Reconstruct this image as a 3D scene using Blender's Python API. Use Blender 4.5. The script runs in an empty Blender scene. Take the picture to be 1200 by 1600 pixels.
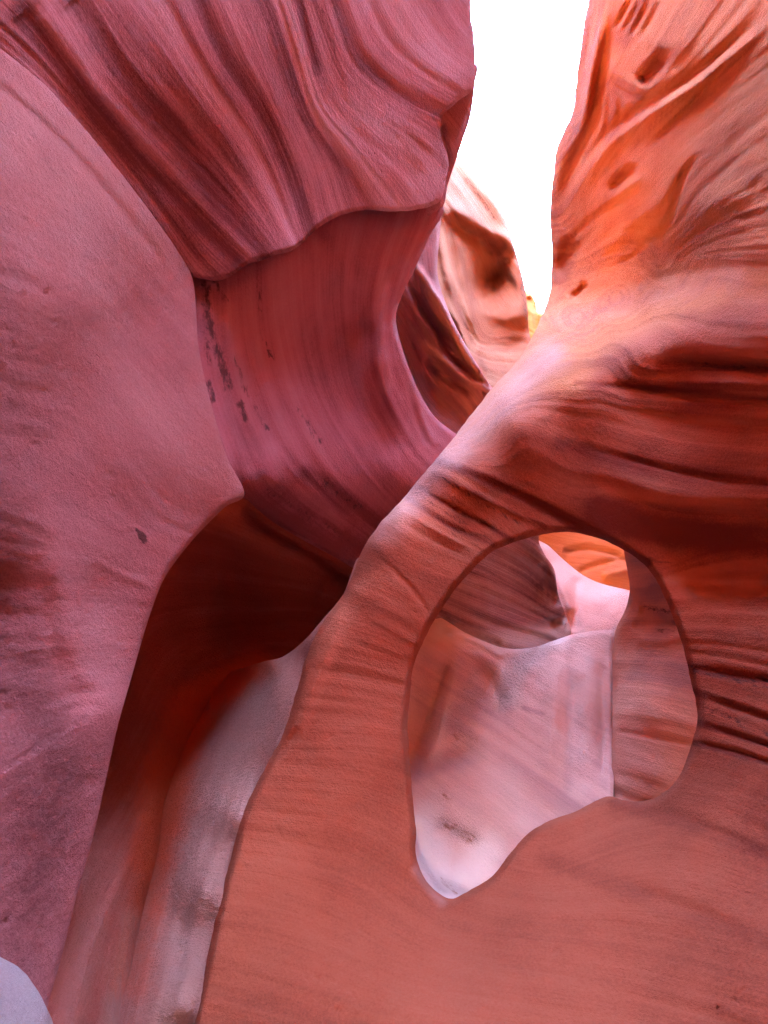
import bpy, math, random
import numpy as np
from mathutils import Vector, Matrix
from mathutils.geometry import delaunay_2d_cdt

# ------------------------------------------------------------------ camera, sky, sun, exposure
SC = bpy.context.scene
F = 850.0                      # focal length in pixels of the 1200 x 1600 picture
PITCH = math.radians(12.0)
EYE = np.array([0.0, 0.0, 1.6])
cam_d = bpy.data.cameras.new("camera")
cam = bpy.data.objects.new("camera", cam_d)
SC.collection.objects.link(cam)
cam.location = EYE
cam.rotation_euler = (math.radians(90) + PITCH, 0, 0)
cam_d.sensor_fit = 'VERTICAL'
cam_d.sensor_height = 36.0
cam_d.lens = 36.0 * F / 1600.0
cam_d.clip_start = 0.02
cam_d.clip_end = 500
SC.camera = cam

SUN_EL, SUN_AZ = math.radians(38), math.radians(80)     # azimuth clockwise from +Y (the view direction)
SUN_W, SKY_W = 3.0, 0.15
SC.view_settings.view_transform = 'Standard'
SC.view_settings.look = 'None'
SC.view_settings.exposure = 6.55
SC.view_settings.gamma = 1.0
SC.view_settings.use_curve_mapping = False
world = bpy.data.worlds.new("World")
SC.world = world
world.use_nodes = True
wn = world.node_tree
sky = wn.nodes.new('ShaderNodeTexSky')
sky.sky_type = 'NISHITA'
sky.sun_disc = False
sky.sun_elevation = SUN_EL
sky.sun_rotation = SUN_AZ
bgn = wn.nodes['Background']
bgn.inputs['Strength'].default_value = SKY_W
wn.links.new(sky.outputs['Color'], bgn.inputs['Color'])
sun_d = bpy.data.lights.new("sun", 'SUN')
sun_d.energy = SUN_W
sun_d.angle = math.radians(0.5)
sun_d.color = (1.0, 0.93, 0.82)
sun = bpy.data.objects.new("sun", sun_d)
SC.collection.objects.link(sun)
sdir = Vector((math.sin(SUN_AZ) * math.cos(SUN_EL), math.cos(SUN_AZ) * math.cos(SUN_EL), math.sin(SUN_EL)))
sun.rotation_euler = (-sdir).to_track_quat('-Z', 'Y').to_euler()
sun.location = (0, 0, 30)
cy = SC.cycles
cy.max_bounces = 10
cy.diffuse_bounces = 5
cy.glossy_bounces = 2
cy.use_denoising = True
cy.denoiser = 'OPENIMAGEDENOISE'
cy.denoising_input_passes = 'RGB_ALBEDO_NORMAL'
cy.denoising_prefilter = 'NONE'
cy.sample_clamp_indirect = 20
cy.caustics_reflective = False
cy.caustics_refractive = False

# ------------------------------------------------------------------ maths helpers
FWD = np.array([0, math.cos(PITCH), math.sin(PITCH)])
UPV = np.array([0, -math.sin(PITCH), math.cos(PITCH)])
RGT = np.array([1.0, 0, 0])


def unproject(px, py, d):
    """a point of the place, given the direction it is seen in and how far away it is (metres)"""
    px, py, d = np.asarray(px, float), np.asarray(py, float), np.asarray(d, float)
    X = (px - 600) / F * d
    Y = (800 - py) / F * d
    return EYE + X[..., None] * RGT + Y[..., None] * UPV + d[..., None] * FWD


def hash3(ix, iy, iz, seed):
    h = (ix.astype(np.int64) * 374761393 + iy.astype(np.int64) * 668265263 + iz.astype(np.int64) * 2147483647 + seed * 974711) & 0xFFFFFFFF
    h = ((h ^ (h >> 13)) * 1274126177) & 0xFFFFFFFF
    h = ((h ^ (h >> 16)) * 2246822519) & 0xFFFFFFFF
    return ((h ^ (h >> 15)) & 0xFFFFFF) / float(0xFFFFFF)


def vnoise(p, seed=0):
    i = np.floor(p)
    f = p - i
    f = f * f * f * (f * (f * 6 - 15) + 10)
    i = i.astype(np.int64)
    out = 0
    for dx in (0, 1):
        wx = f[:, 0] if dx else 1 - f[:, 0]
        for dy in (0, 1):
            wy = f[:, 1] if dy else 1 - f[:, 1]
            for dz in (0, 1):
                wz = f[:, 2] if dz else 1 - f[:, 2]
                out = out + wx * wy * wz * hash3(i[:, 0] + dx, i[:, 1] + dy, i[:, 2] + dz, seed)
    return out * 2 - 1


def fbm(p, octaves=4, seed=0, gain=0.5):
    a, s, o = 1.0, 0.0, 0.0
    for k in range(octaves):
        s = s + a * vnoise(p * (2.03 ** k) + 13.7 * k, seed + k)
        o += a
        a *= gain
    return s / o


def catmull(pts, closed=False, step=4.0):
    P = np.array(pts, float)
    n = len(P)
    out = []
    rng = range(n if closed else n - 1)
    for i in rng:
        p1, p2 = P[i], P[(i + 1) % n]
        p0 = P[(i - 1) % n] if (closed or i > 0) else 2 * p1 - p2
        p3 = P[(i + 2) % n] if (closed or i < n - 2) else 2 * p2 - p1
        L = np.linalg.norm((p2 - p1)[:2])
        # limit tangents so that long neighbours do not make the curve overshoot
        t1, t2 = (p2 - p0) / 2, (p3 - p1) / 2
        for t in (t1, t2):
            l = np.linalg.norm(t[:2])
            if l > L:
                t *= L / max(l, 1e-9)
        mid = (p1 + p2)[:2] / 2
        inside = -60 < mid[0] < 1260 and -60 < mid[1] < 1660
        m = max(2, int(L / (step if inside else step * 6)))
        for k in range(m):
            u = k / m
            h1 = 2 * u**3 - 3 * u**2 + 1
            h2 = u**3 - 2 * u**2 + u
            h3 = -2 * u**3 + 3 * u**2
            h4 = u**3 - u**2
            out.append(h1 * p1 + h2 * t1 + h3 * p2 + h4 * t2)
    if not closed:
        out.append(P[-1])
    return np.array(out)


def in_poly(q, poly):
    x, y = q[:, 0], q[:, 1]
    r = np.zeros(len(q), bool)
    x1, y1 = poly[:, 0], poly[:, 1]
    x2, y2 = np.roll(x1, -1), np.roll(y1, -1)
    for a, b, c, d in zip(x1, y1, x2, y2):
        if b == d:
            continue
        m = (b > y) != (d > y)
        r ^= m & (x < (c - a) * (y - b) / (d - b) + a)
    return r


def seg_dist(q, pl, closed=False):
    """distance to a polyline, position along it 0..1, and on which side of it each point lies (+1 = right of travel on screen)"""
    best = np.full(len(q), 1e18)
    tpos = np.zeros(len(q))
    side = np.ones(len(q))
    n = len(pl)
    cnt = n if closed else n - 1
    for i in range(cnt):
        a, b = pl[i, :2], pl[(i + 1) % n, :2]
        ab = b - a
        L2 = max(ab @ ab, 1e-9)
        t = np.clip(((q - a) @ ab) / L2, 0, 1)
        dv = q - a - t[:, None] * ab
        dd = (dv * dv).sum(1)
        m = dd < best
        best[m] = dd[m]
        tpos[m] = (i + t[m]) / cnt
        side[m] = np.sign(ab[0] * dv[m, 1] - ab[1] * dv[m, 0])
    return np.sqrt(best), tpos, side


class TPS:
    def __init__(self, pts, val, lam=0.0):
        self.c = np.array(pts, float) / 400.0
        n = len(self.c)
        K = self.k(self.c, self.c) + lam * np.eye(n)
        Pm = np.hstack([np.ones((n, 1)), self.c])
        A = np.zeros((n + 3, n + 3))
        A[:n, :n] = K
        A[:n, n:] = Pm
        A[n:, :n] = Pm.T
        self.w = np.linalg.solve(A, np.concatenate([np.array(val, float), np.zeros(3)]))

    @staticmethod
    def k(a, b):
        r2 = ((a[:, None, :] - b[None, :, :]) ** 2).sum(-1)
        return 0.5 * r2 * np.log(np.maximum(r2, 1e-12))

    def __call__(self, q):
        q = np.asarray(q, float) / 400.0
        out = np.empty(len(q))
        for s in range(0, len(q), 20000):
            e = q[s:s + 20000]
            out[s:s + 20000] = self.k(e, self.c) @ self.w[:-3] + self.w[-3] + e @ self.w[-2:]
        return out


# ------------------------------------------------------------------ sandstone
def sandstone(name, dark, mid, light, stain=(0.035, 0.016, 0.02), lines=0.5, blotch=0.5, rough_bump=0.5, line_bump=0.4,
              sand=(0.62, 0.47, 0.40), grain=1.0, pits=1.0, soft=False, alt=None, grit=1.0, k=0.67):
    dark, mid, light, sand = ([c * k for c in v] for v in (dark, mid, light, sand))
    m = bpy.data.materials.new(name)
    m.use_nodes = True
    nt = m.node_tree
    N, L = nt.nodes, nt.links
    bsdf = N['Principled BSDF']
    bsdf.inputs['Roughness'].default_value = 0.88
    bsdf.inputs['Specular IOR Level'].default_value = 0.22

    def node(t, **k):
        n = N.new(t)
        for a, b in k.items():
            setattr(n, a, b)
        return n

    def math_(op, a, b=None):
        n = node('ShaderNodeMath', operation=op)
        for i, v in enumerate((a, b)):
            if v is None:
                continue
            if isinstance(v, (int, float)):
                n.inputs[i].default_value = v
            else:
                L.new(v, n.inputs[i])
        return n.outputs[0]

    def noise(vec, scale, detail=6, rough=0.6, dist=0.0):
        n = node('ShaderNodeTexNoise')
        n.inputs['Scale'].default_value = scale
        n.inputs['Detail'].default_value = detail
        n.inputs['Roughness'].default_value = rough
        n.inputs['Distortion'].default_value = dist
        L.new(vec, n.inputs['Vector'])
        return n.outputs[0]

    def sstep(v, a, b):
        n = node('ShaderNodeMapRange', interpolation_type='SMOOTHSTEP')
        n.inputs[1].default_value = a
        n.inputs[2].default_value = b
        L.new(v, n.inputs[0])
        return n.outputs[0]

    tc = node('ShaderNodeTexCoord')
    pos = tc.outputs['Object']
    bed = node('ShaderNodeAttribute', attribute_name='bed').outputs['Fac']
    sta = node('ShaderNodeAttribute', attribute_name='stain').outputs['Fac']
    snd = node('ShaderNodeAttribute', attribute_name='sand').outputs['Fac']
    rgh = node('ShaderNodeAttribute', attribute_name='rough').outputs['Fac']
    ton = node('ShaderNodeAttribute', attribute_name='tone').outputs['Fac']

    def bedvec(ks, kp):
        sc = node('ShaderNodeVectorMath', operation='SCALE')
        L.new(pos, sc.inputs[0])
        sc.inputs['Scale'].default_value = kp
        cx = node('ShaderNodeCombineXYZ')
        L.new(math_('MULTIPLY', bed, ks), cx.inputs[0])
        ad = node('ShaderNodeVectorMath', operation='ADD')
        L.new(sc.outputs[0], ad.inputs[0])
        L.new(cx.outputs[0], ad.inputs[1])
        return ad.outputs[0]

    broad = noise(bedvec(1.6, 0.30), 1.6, 5, 0.55)
    fine = noise(bedvec(14.0, 0.9), 1.5, 5, 0.62)
    hair = noise(bedvec(60.0, 2.5), 1.3, 4, 0.65)
    blot = noise(pos, 1.3, 7, 0.6, 0.4)
    spk = noise(pos, 95.0, 3, 0.7)
    fac = math_('ADD', math_('MULTIPLY', math_('SUBTRACT', broad, 0.5), 1.5 * lines),
                math_('MULTIPLY', math_('SUBTRACT', fine, 0.5), 1.3 * lines))
    fac = math_('ADD', fac, math_('MULTIPLY', math_('SUBTRACT', blot, 0.5), 1.2 * blotch))
    fac = math_('ADD', fac, math_('MULTIPLY', math_('SUBTRACT', hair, 0.5), 0.45 * lines))
    fac = math_('ADD', fac, math_('MULTIPLY', math_('SUBTRACT', spk, 0.5), 0.35 * grain))
    fac = math_('ADD', math_('ADD', fac, 0.5), math_('MULTIPLY', ton, 0.5))
    ramp = node('ShaderNodeValToRGB')
    ramp.color_ramp.elements[0].position = 0.1
    ramp.color_ramp.elements[0].color = (*dark, 1)
    ramp.color_ramp.elements[1].position = 0.9
    ramp.color_ramp.elements[1].color = (*light, 1)
    e = ramp.color_ramp.elements.new(0.5)
    e.color = (*mid, 1)
    L.new(fac, ramp.inputs[0])
    rock_col = ramp.outputs[0]
    if alt:                                        # the beds lower down are a redder stone
        r2 = node('ShaderNodeValToRGB')
        r2.color_ramp.elements.new(0.5)
        for q2, (c2, p2) in enumerate(((alt[0], 0.1), (alt[1], 0.5), (alt[2], 0.9))):
            e2 = r2.color_ramp.elements[q2]
            e2.color = (*[c * k for c in c2], 1)
            e2.position = p2
        L.new(fac, r2.inputs[0])
        mz = node('ShaderNodeMixRGB')
        L.new(node('ShaderNodeAttribute', attribute_name='zone').outputs['Fac'], mz.inputs[0])
        L.new(rock_col, mz.inputs[1])
        L.new(r2.outputs[0], mz.inputs[2])
        rock_col = mz.outputs[0]
    # dusty sand lying on the rock; on the ramp also its painted highlight
    sn = noise(pos, 6.0, 6, 0.65)
    sfac = sstep(math_('ADD', snd, math_('MULTIPLY', math_('SUBTRACT', sn, 0.5), 0.30)), 0.12, 1.0)
    sfac = math_('MULTIPLY', sfac, sstep(snd, 0.01, 0.2))
    mx1 = node('ShaderNodeMixRGB')
    L.new(sfac, mx1.inputs[0])
    L.new(rock_col, mx1.inputs[1])
    mx1.inputs[2].default_value = (*sand, 1)
    # dark desert varnish, broken up into flecks
    vn = noise(bedvec(3.0, 5.0), 3.0, 5, 0.7)
    vfac = sstep(math_('ADD', math_('MULTIPLY', sta, 1.0), math_('MULTIPLY', math_('SUBTRACT', vn, 0.5), 1.6)), 0.40, 0.80)
    vfac = math_('MULTIPLY', vfac, sstep(sta, 0.05, 0.35))
    if soft:                                       # red bounce glow of the gully put into the colour, without flecks
        vfac = sstep(math_('ADD', sta, math_('MULTIPLY', math_('SUBTRACT', vn, 0.5), 0.5)), 0.1, 0.85)
    mx2 = node('ShaderNodeMixRGB')
    L.new(math_('MULTIPLY', vfac, 0.8), mx2.inputs[0])
    L.new(mx1.outputs[0], mx2.inputs[1])
    mx2.inputs[2].default_value = (*stain, 1)
    L.new(mx2.outputs[0], bsdf.inputs['Base Color'])
    # relief: bedding laminae, weathered pits, sand grain
    b1 = node('ShaderNodeBump')
    b1.inputs['Distance'].default_value = 0.03
    b1.inputs['Strength'].default_value = line_bump
    L.new(math_('ADD', math_('MULTIPLY', fine, 1.0), math_('MULTIPLY', hair, 0.35)), b1.inputs['Height'])
    pit = noise(bedvec(4.0, 17.0), 1.6, 6, 0.72)
    b2 = node('ShaderNodeBump')
    b2.inputs['Distance'].default_value = 0.05
    L.new(math_('ADD', math_('MULTIPLY', rgh, 1.0), 0.12 * rough_bump), b2.inputs['Strength'])
    L.new(pit, b2.inputs['Height'])
    L.new(b1.outputs[0], b2.inputs['Normal'])
    vor = node('ShaderNodeTexVoronoi')
    vor.inputs['Scale'].default_value = 9.0
    vor.inputs['Randomness'].default_value = 1.0
    wv = node('ShaderNodeVectorMath', operation='ADD')
    L.new(bedvec(1.2, 1.0), wv.inputs[0])
    dn = node('ShaderNodeTexNoise')
    dn.inputs['Scale'].default_value = 7.0
    L.new(pos, dn.inputs['Vector'])
    dsc = node('ShaderNodeVectorMath', operation='SCALE')
    dsc.inputs['Scale'].default_value = 0.12
    L.new(dn.outputs['Color'], dsc.inputs[0])
    L.new(dsc.outputs[0], wv.inputs[1])
    L.new(wv.outputs[0], vor.inputs['Vector'])
    few = sstep(noise(pos, 2.2, 2, 0.5), 0.50, 0.66)
    b4 = node('ShaderNodeBump')
    b4.inputs['Distance'].default_value = 0.02
    L.new(math_('MULTIPLY', few, 0.6 * pits), b4.inputs['Strength'])
    L.new(sstep(vor.outputs['Distance'], 0.02, 0.16), b4.inputs['Height'])
    L.new(b2.outputs[0], b4.inputs['Normal'])
    b5 = node('ShaderNodeBump')
    b5.inputs['Distance'].default_value = 0.022
    b5.inputs['Strength'].default_value = 0.5 * grit
    L.new(noise(bedvec(3.0, 34.0), 1.0, 7, 0.78), b5.inputs['Height'])
    L.new(b4.outputs[0], b5.inputs['Normal'])
    b3 = node('ShaderNodeBump')
    b3.inputs['Distance'].default_value = 0.004
    b3.inputs['Strength'].default_value = 0.35 * rough_bump
    L.new(noise(pos, 160.0, 3, 0.7), b3.inputs['Height'])
    L.new(b5.outputs[0], b3.inputs['Normal'])
    L.new(b3.outputs[0], bsdf.inputs['Normal'])
    return m


M_left = sandstone('pink_sandstone', (0.42, 0.14, 0.155), (0.66, 0.265, 0.285), (0.80, 0.42, 0.44), lines=0.2, line_bump=0.08, blotch=0.6, grain=1.6, grit=1.5)
M_over = sandstone('banded_sandstone', (0.27, 0.068, 0.085), (0.65, 0.245, 0.285), (0.80, 0.43, 0.50), lines=0.42, line_bump=0.25, grain=1.4)
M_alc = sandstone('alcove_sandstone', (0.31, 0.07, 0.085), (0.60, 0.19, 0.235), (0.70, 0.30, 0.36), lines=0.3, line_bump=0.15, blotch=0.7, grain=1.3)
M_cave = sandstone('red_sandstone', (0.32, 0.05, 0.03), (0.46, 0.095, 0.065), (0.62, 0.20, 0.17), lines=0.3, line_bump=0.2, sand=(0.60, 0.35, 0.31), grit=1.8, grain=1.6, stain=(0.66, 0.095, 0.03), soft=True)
M_flank = sandstone('flank_sandstone', (0.44, 0.14, 0.11), (0.58, 0.22, 0.18), (0.66, 0.33, 0.29), lines=0.4, line_bump=0.2, grit=2.0, grain=1.8, blotch=0.5, sand=(0.88, 0.49, 0.42), stain=(0.66, 0.095, 0.03), soft=True)
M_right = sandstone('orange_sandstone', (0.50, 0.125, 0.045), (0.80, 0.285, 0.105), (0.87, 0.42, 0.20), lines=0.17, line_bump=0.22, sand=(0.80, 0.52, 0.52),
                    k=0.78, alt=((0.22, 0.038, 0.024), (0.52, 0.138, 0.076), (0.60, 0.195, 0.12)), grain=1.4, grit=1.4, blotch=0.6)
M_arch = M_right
M_far = sandstone('far_sandstone', (0.40, 0.13, 0.07), (0.56, 0.225, 0.12), (0.66, 0.33, 0.19), lines=0.4, k=0.6)
M_mid = sandstone('fluted_sandstone', (0.34, 0.12, 0.13), (0.50, 0.19, 0.19), (0.62, 0.28, 0.26), lines=0.5)
M_pale = sandstone('pale_sandstone', (0.46, 0.25, 0.25), (0.72, 0.41, 0.365), (0.82, 0.56, 0.52), lines=0.25, line_bump=0.2, sand=(0.80, 0.60, 0.57), stain=(0.42, 0.15, 0.08), k=0.95, grit=1.5)
M_pil = sandstone('pillar_sandstone', (0.36, 0.19, 0.20), (0.76, 0.36, 0.265), (0.84, 0.47, 0.38), k=0.86, lines=0.2, line_bump=0.2)
M_glow = sandstone('apricot_sandstone', (0.54, 0.22, 0.12), (0.74, 0.36, 0.22), (0.80, 0.46, 0.32), lines=0.4)
M_dusk = sandstone('dusky_sandstone', (0.22, 0.085, 0.09), (0.52, 0.25, 0.235), (0.76, 0.50, 0.46), lines=0.5, sand=(0.80, 0.60, 0.55))
M_gold = sandstone('sun_tinted_sandstone', (0.50, 0.21, 0.055), (0.66, 0.30, 0.08), (0.78, 0.42, 0.14), lines=0.4, k=0.8)  # warm sunlight put into the colour; the outcrop itself stands in shade
M_corner = sandstone('corner_lilac', (0.46, 0.38, 0.40), (0.58, 0.50, 0.53), (0.66, 0.59, 0.63), lines=0.2, grain=2.0, grit=2.2, blotch=0.9, k=0.9)
M_sand = sandstone('desert_sand', (0.45, 0.24, 0.17), (0.52, 0.29, 0.21), (0.58, 0.36, 0.27), lines=0.1)


# ------------------------------------------------------------------ building rock
def hidden_root(name, label, cat, loc, group=None):
    o = bpy.data.objects.new(name, None)
    SC.collection.objects.link(o)
    o.location = loc
    o.empty_display_size = 0.3
    tag(o, label, cat, group)
    return o


def tag(o, label, cat, group=None, kind='thing'):
    o['label'] = label
    o['category'] = cat
    o['kind'] = kind
    if group:
        o['group'] = group


def link_mesh(name, V, T, mat, parent=None, attrs=None, normals=None, base=None):
    me = bpy.data.meshes.new(name)
    off = np.array(parent.location) if parent is not None else (np.array(base) if base is not None else np.zeros(3))
    V = V - off
    me.vertices.add(len(V))
    me.vertices.foreach_set('co', V.astype(np.float32).ravel())
    me.loops.add(len(T) * 3)
    me.loops.foreach_set('vertex_index', T.astype(np.int32).ravel())
    me.polygons.add(len(T))
    me.polygons.foreach_set('loop_start', np.arange(0, len(T) * 3, 3, dtype=np.int32))
    me.polygons.foreach_set('use_smooth', np.ones(len(T), bool))
    me.update(calc_edges=True)
    for k, v in (attrs or {}).items():
        a = me.attributes.new(k, 'FLOAT', 'POINT')
        a.data.foreach_set('value', v.astype(np.float32))
    if normals is not None:
        me.normals_split_custom_set_from_vertices(normals.astype(float).tolist())
    me.materials.append(mat)
    o = bpy.data.objects.new(name, me)
    SC.collection.objects.link(o)
    if parent is not None:
        o.parent = parent
    elif base is not None:
        o.location = base
    return o


def vert_normals(V, T):
    n = np.cross(V[T[:, 1]] - V[T[:, 0]], V[T[:, 2]] - V[T[:, 0]])
    out = np.zeros_like(V)
    for k in range(3):
        np.add.at(out, T[:, k], n)
    return out / np.maximum(np.linalg.norm(out, axis=1, keepdims=True), 1e-12)


def rock(outline, depth, strokes=(), paint=(), beds=None, holes=(), spacing=4.5, roll=(18, 0.10), skirt=0.8,
         noise=(0.05, 0.9, 0.012, 5.0), lam=0.002, seed=1, bed_n=(0.25, 0.1, 1.0), ribs=0.0, sand=(), rough=(), ragged=0.0,
         rib_freq=1.0, tone=(), layers=(), fade=None):
    """One piece of rock.  outline: where its edge runs; depth: (x, y, metres) points its face passes through; strokes: grooves,
    ribs and steps that weathering cut into it.  Behind the face the rock goes back `skirt` metres."""
    random.seed(seed)
    ol = catmull(outline, True, spacing)
    hl = [catmull(h, True, spacing) for h in holes]
    if ragged:
        for c in [ol] + hl:
            q3 = np.column_stack([c / 16.0, np.zeros(len(c))])
            c += np.column_stack([fbm(q3, 3, seed + 70), fbm(q3 + 50, 3, seed + 71)]) * ragged
    # points spread over the face
    lo, hi = ol.min(0), ol.max(0)
    g = []
    s = spacing
    ys = np.arange(max(lo[1], -40), min(hi[1], 1640), s * 0.866)
    for j, y in enumerate(ys):
        xs = np.arange(max(lo[0], -40) + (s / 2 if j % 2 else 0), min(hi[0], 1240), s)
        g.append(np.column_stack([xs, np.full(len(xs), y)]))
    S = 34.0
    for y in np.arange(lo[1], hi[1], S):
        xs = np.arange(lo[0], hi[0], S)
        c = np.column_stack([xs, np.full(len(xs), y)])
        keep = (c[:, 0] < -40) | (c[:, 0] > 1240) | (c[:, 1] < -40) | (c[:, 1] > 1640)
        g.append(c[keep])
    q = np.vstack(g)
    q = q + np.random.RandomState(seed).uniform(-0.18, 0.18, q.shape) * s
    q = q[in_poly(q, ol)]
    for h in hl:
        q = q[~in_poly(q, h)]
    for c in [ol] + hl:
        d, _, _ = seg_dist(q, c, True)
        q = q[d > 0.6 * s]
    loops, pts, edges = [], [], []
    base = 0
    for c in [ol] + hl:
        pts.append(c)
        idx = list(range(base, base + len(c)))
        loops.append(idx)
        edges += [(idx[i], idx[(i + 1) % len(idx)]) for i in range(len(idx))]
        base += len(c)
    pts.append(q)
    Q = np.vstack(pts)
    vo, eo, fo, ov, oe, of = delaunay_2d_cdt([Vector(p) for p in Q], edges, [], 0, 1e-4)
    Q2 = np.array([tuple(v) for v in vo])
    remap = {}
    for i, l in enumerate(ov):
        for k in l:
            remap[k] = i
    T = np.array([f for f in fo if len(f) == 3], int)
    cen = Q2[T].mean(1)
    ok = in_poly(cen, ol)
    for h in hl:
        ok &= ~in_poly(cen, h)
    T = T[ok]
    # face towards the viewer
    a = Q2[T]
    area = (a[:, 1, 0] - a[:, 0, 0]) * (a[:, 2, 1] - a[:, 0, 1]) - (a[:, 2, 0] - a[:, 0, 0]) * (a[:, 1, 1] - a[:, 0, 1])
    T[area > 0] = T[area > 0][:, ::-1]
    # the shape
    dp = np.array(depth, float)
    f = TPS(dp[:, :2], 1.0 / dp[:, 2], lam)
    D = 1.0 / np.clip(f(Q2), 0.02, 3.0)
    n = len(Q2)
    P0 = unproject(Q2[:, 0], Q2[:, 1], D)
    if beds:
        bp, bv = [], []
        for v, pl in beds:
            c = catmull(pl, False, 60)
            bp.append(c)
            bv += [v] * len(c)
        B = TPS(np.vstack(bp), bv, 0.001)(Q2)
    else:
        bn = np.array(bed_n, float)
        B = P0 @ (bn / np.linalg.norm(bn)) * 1.6
    dist = np.full(n, 1e9)
    for c in [ol] + hl:
        d, _, _ = seg_dist(Q2, c, True)
        dist = np.minimum(dist, d)
    edge = np.clip(dist / 14.0, 0, 1)
    for st in strokes:
        pl, w, amp = st[0], st[1], st[2]
        kind = st[3] if len(st) > 3 else 'g'
        taper = st[4] if len(st) > 4 else 0.12
        c = catmull(pl, False, 24)
        d, t, sd = seg_dist(Q2, c)
        # the line wanders a little, as weathered stone does
        w_ = w * (1 + 0.25 * fbm(np.column_stack([Q2 / 70.0, np.full(n, w)]), 2, seed + 5))
        tp = np.clip(np.minimum(t, 1 - t) / max(taper, 1e-6), 0, 1)
        tp = tp * tp * (3 - 2 * tp)
        if kind == 'g':
            D = D + amp * np.exp(-(d / w_) ** 2) * tp
        elif kind == 'v':                   # a crack: narrow with sharp lips
            D = D + amp * np.clip(1 - d / w_, 0, 1) * tp
        elif kind == 's':                   # a step: one side falls back, fading out over 6 widths
            x = np.clip(sd * d / w_, -1, 1)
            D = D + amp * (0.5 + 0.5 * np.sin(x * math.pi / 2)) * np.exp(-(d / (w_ * 6.0)) ** 2) * tp
        elif kind == 'S':                   # a ledge: sharp step, long fade
            x = np.clip(sd * d / (w_ * 0.15), -1, 1)
            D = D + amp * (0.5 + 0.5 * x) * np.exp(-(d / w_) ** 2) * tp
    if ribs:
        q3 = np.column_stack([B * rib_freq, P0[:, 0] * 0.12, P0[:, 2] * 0.12])
        D = D + ribs * D * 0.3 * (fbm(q3 * 1.7, 2, seed + 11) + 0.55 * fbm(q3 * 5.0, 3, seed + 12))
    LT = np.zeros(n)
    for freq, ta, da in layers:            # separate beds: each a slightly different stone, standing a little proud or back
        x = B * freq + 0.35 * fbm(P0 * 1.3, 3, seed + 81) + 0.12 * fbm(P0 * 6.0, 2, seed + 82)
        i = np.floor(x)
        f_ = np.clip((x - i - 0.70) / 0.30, 0, 1)
        f_ = f_ * f_ * (3 - 2 * f_)
        zz = np.zeros(n, np.int64)
        h0, h1 = hash3(i.astype(np.int64), zz, zz, seed), hash3(i.astype(np.int64) + 1, zz, zz, seed)
        v = (h0 + (h1 - h0) * f_ - 0.5) * 2 * np.clip(0.75 + 0.9 * fbm(P0 * 0.8 + freq, 2, seed + 83), 0, 1.4)
        if fade is not None:
            v = v * fade(Q2)
        LT += ta * v
        D = D + da * v
    if roll[1]:
        t = np.clip(dist / roll[0], 0, 1)
        D = D + roll[1] * (1 - t) ** 2.2
    k1, f1, k2, f2 = noise
    P0 = unproject(Q2[:, 0], Q2[:, 1], D)
    D = D + k1 * fbm(P0 * f1, 3, seed + 20) + k2 * fbm(np.column_stack([P0 * f2 * 0.5 + np.column_stack([B, B * 0, B * 0]) * f2]), 4, seed + 30)
    # properties painted onto the rock, some light and shade among them
    ST, SA, RO, TO = np.zeros(n), np.zeros(n), np.zeros(n), np.zeros(n)
    for arr, lst in ((ST, paint), (SA, sand), (RO, rough)):
        for pl, w, val in lst:
            c = catmull(pl, False, 16) if len(pl) > 1 else np.array([pl[0], pl[0]], float)
            d, t, _ = seg_dist(Q2, c)
            arr[:] = np.maximum(arr, val * np.exp(-(d / w) ** 2))
    TO += LT
    for pl, w, val in tone:            # darker or paler stone, and light and shade painted into it
        d, t, _ = seg_dist(Q2, catmull(pl, False, 16))
        TO += val * np.exp(-(d * (1 + 0.3 * fbm(np.column_stack([Q2 / 60.0, np.full(n, w)]), 3, seed + 60)) / w) ** (3 if w < 30 else 2))
    if RO.any():
        q3 = P0 * 9.0
        q3[:, 0] += B * 3
        D = D + RO * 0.018 * fbm(q3, 4, seed + 40)
    V = unproject(Q2[:, 0], Q2[:, 1], D)
    # the rock goes on behind its edge
    extra, ET, EB = [], [], []
    cnt = n
    for li, idx in enumerate(loops):
        ring = [remap[i] for i in idx]
        c = Q2[ring]
        A2 = (c[:, 0] * np.roll(c[:, 1], -1) - np.roll(c[:, 0], -1) * c[:, 1]).sum()
        flip = (A2 < 0) ^ (li > 0)
        prev = None
        for dd in (0.0, 0.12, 0.4, 1.0):
            v = unproject(Q2[ring, 0], Q2[ring, 1], D[ring] + skirt * dd)
            cur = np.arange(cnt, cnt + len(ring))
            cnt += len(ring)
            extra.append(v)
            EB.append(np.array(ring))
            if prev is not None:
                for i in range(len(ring)):
                    j = (i + 1) % len(ring)
                    if flip:
                        ET += [(prev[j], prev[i], cur[j]), (cur[j], prev[i], cur[i])]
                    else:
                        ET += [(prev[i], prev[j], cur[j]), (prev[i], cur[j], cur[i])]
            prev = cur
    E = np.array(ET, int)
    src = np.concatenate([np.arange(n)] + EB)
    V = np.vstack([V] + extra)
    T = np.vstack([T, E])
    return dict(V=V, T=T, Q=Q2[src], attrs=dict(bed=B[src], stain=ST[src], sand=SA[src], rough=RO[src], tone=TO[src]))


def add_rock(name, r, mat, parent=None, base=None):
    return link_mesh(name, r['V'], r['T'], mat, parent, r['attrs'], base=base)


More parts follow.
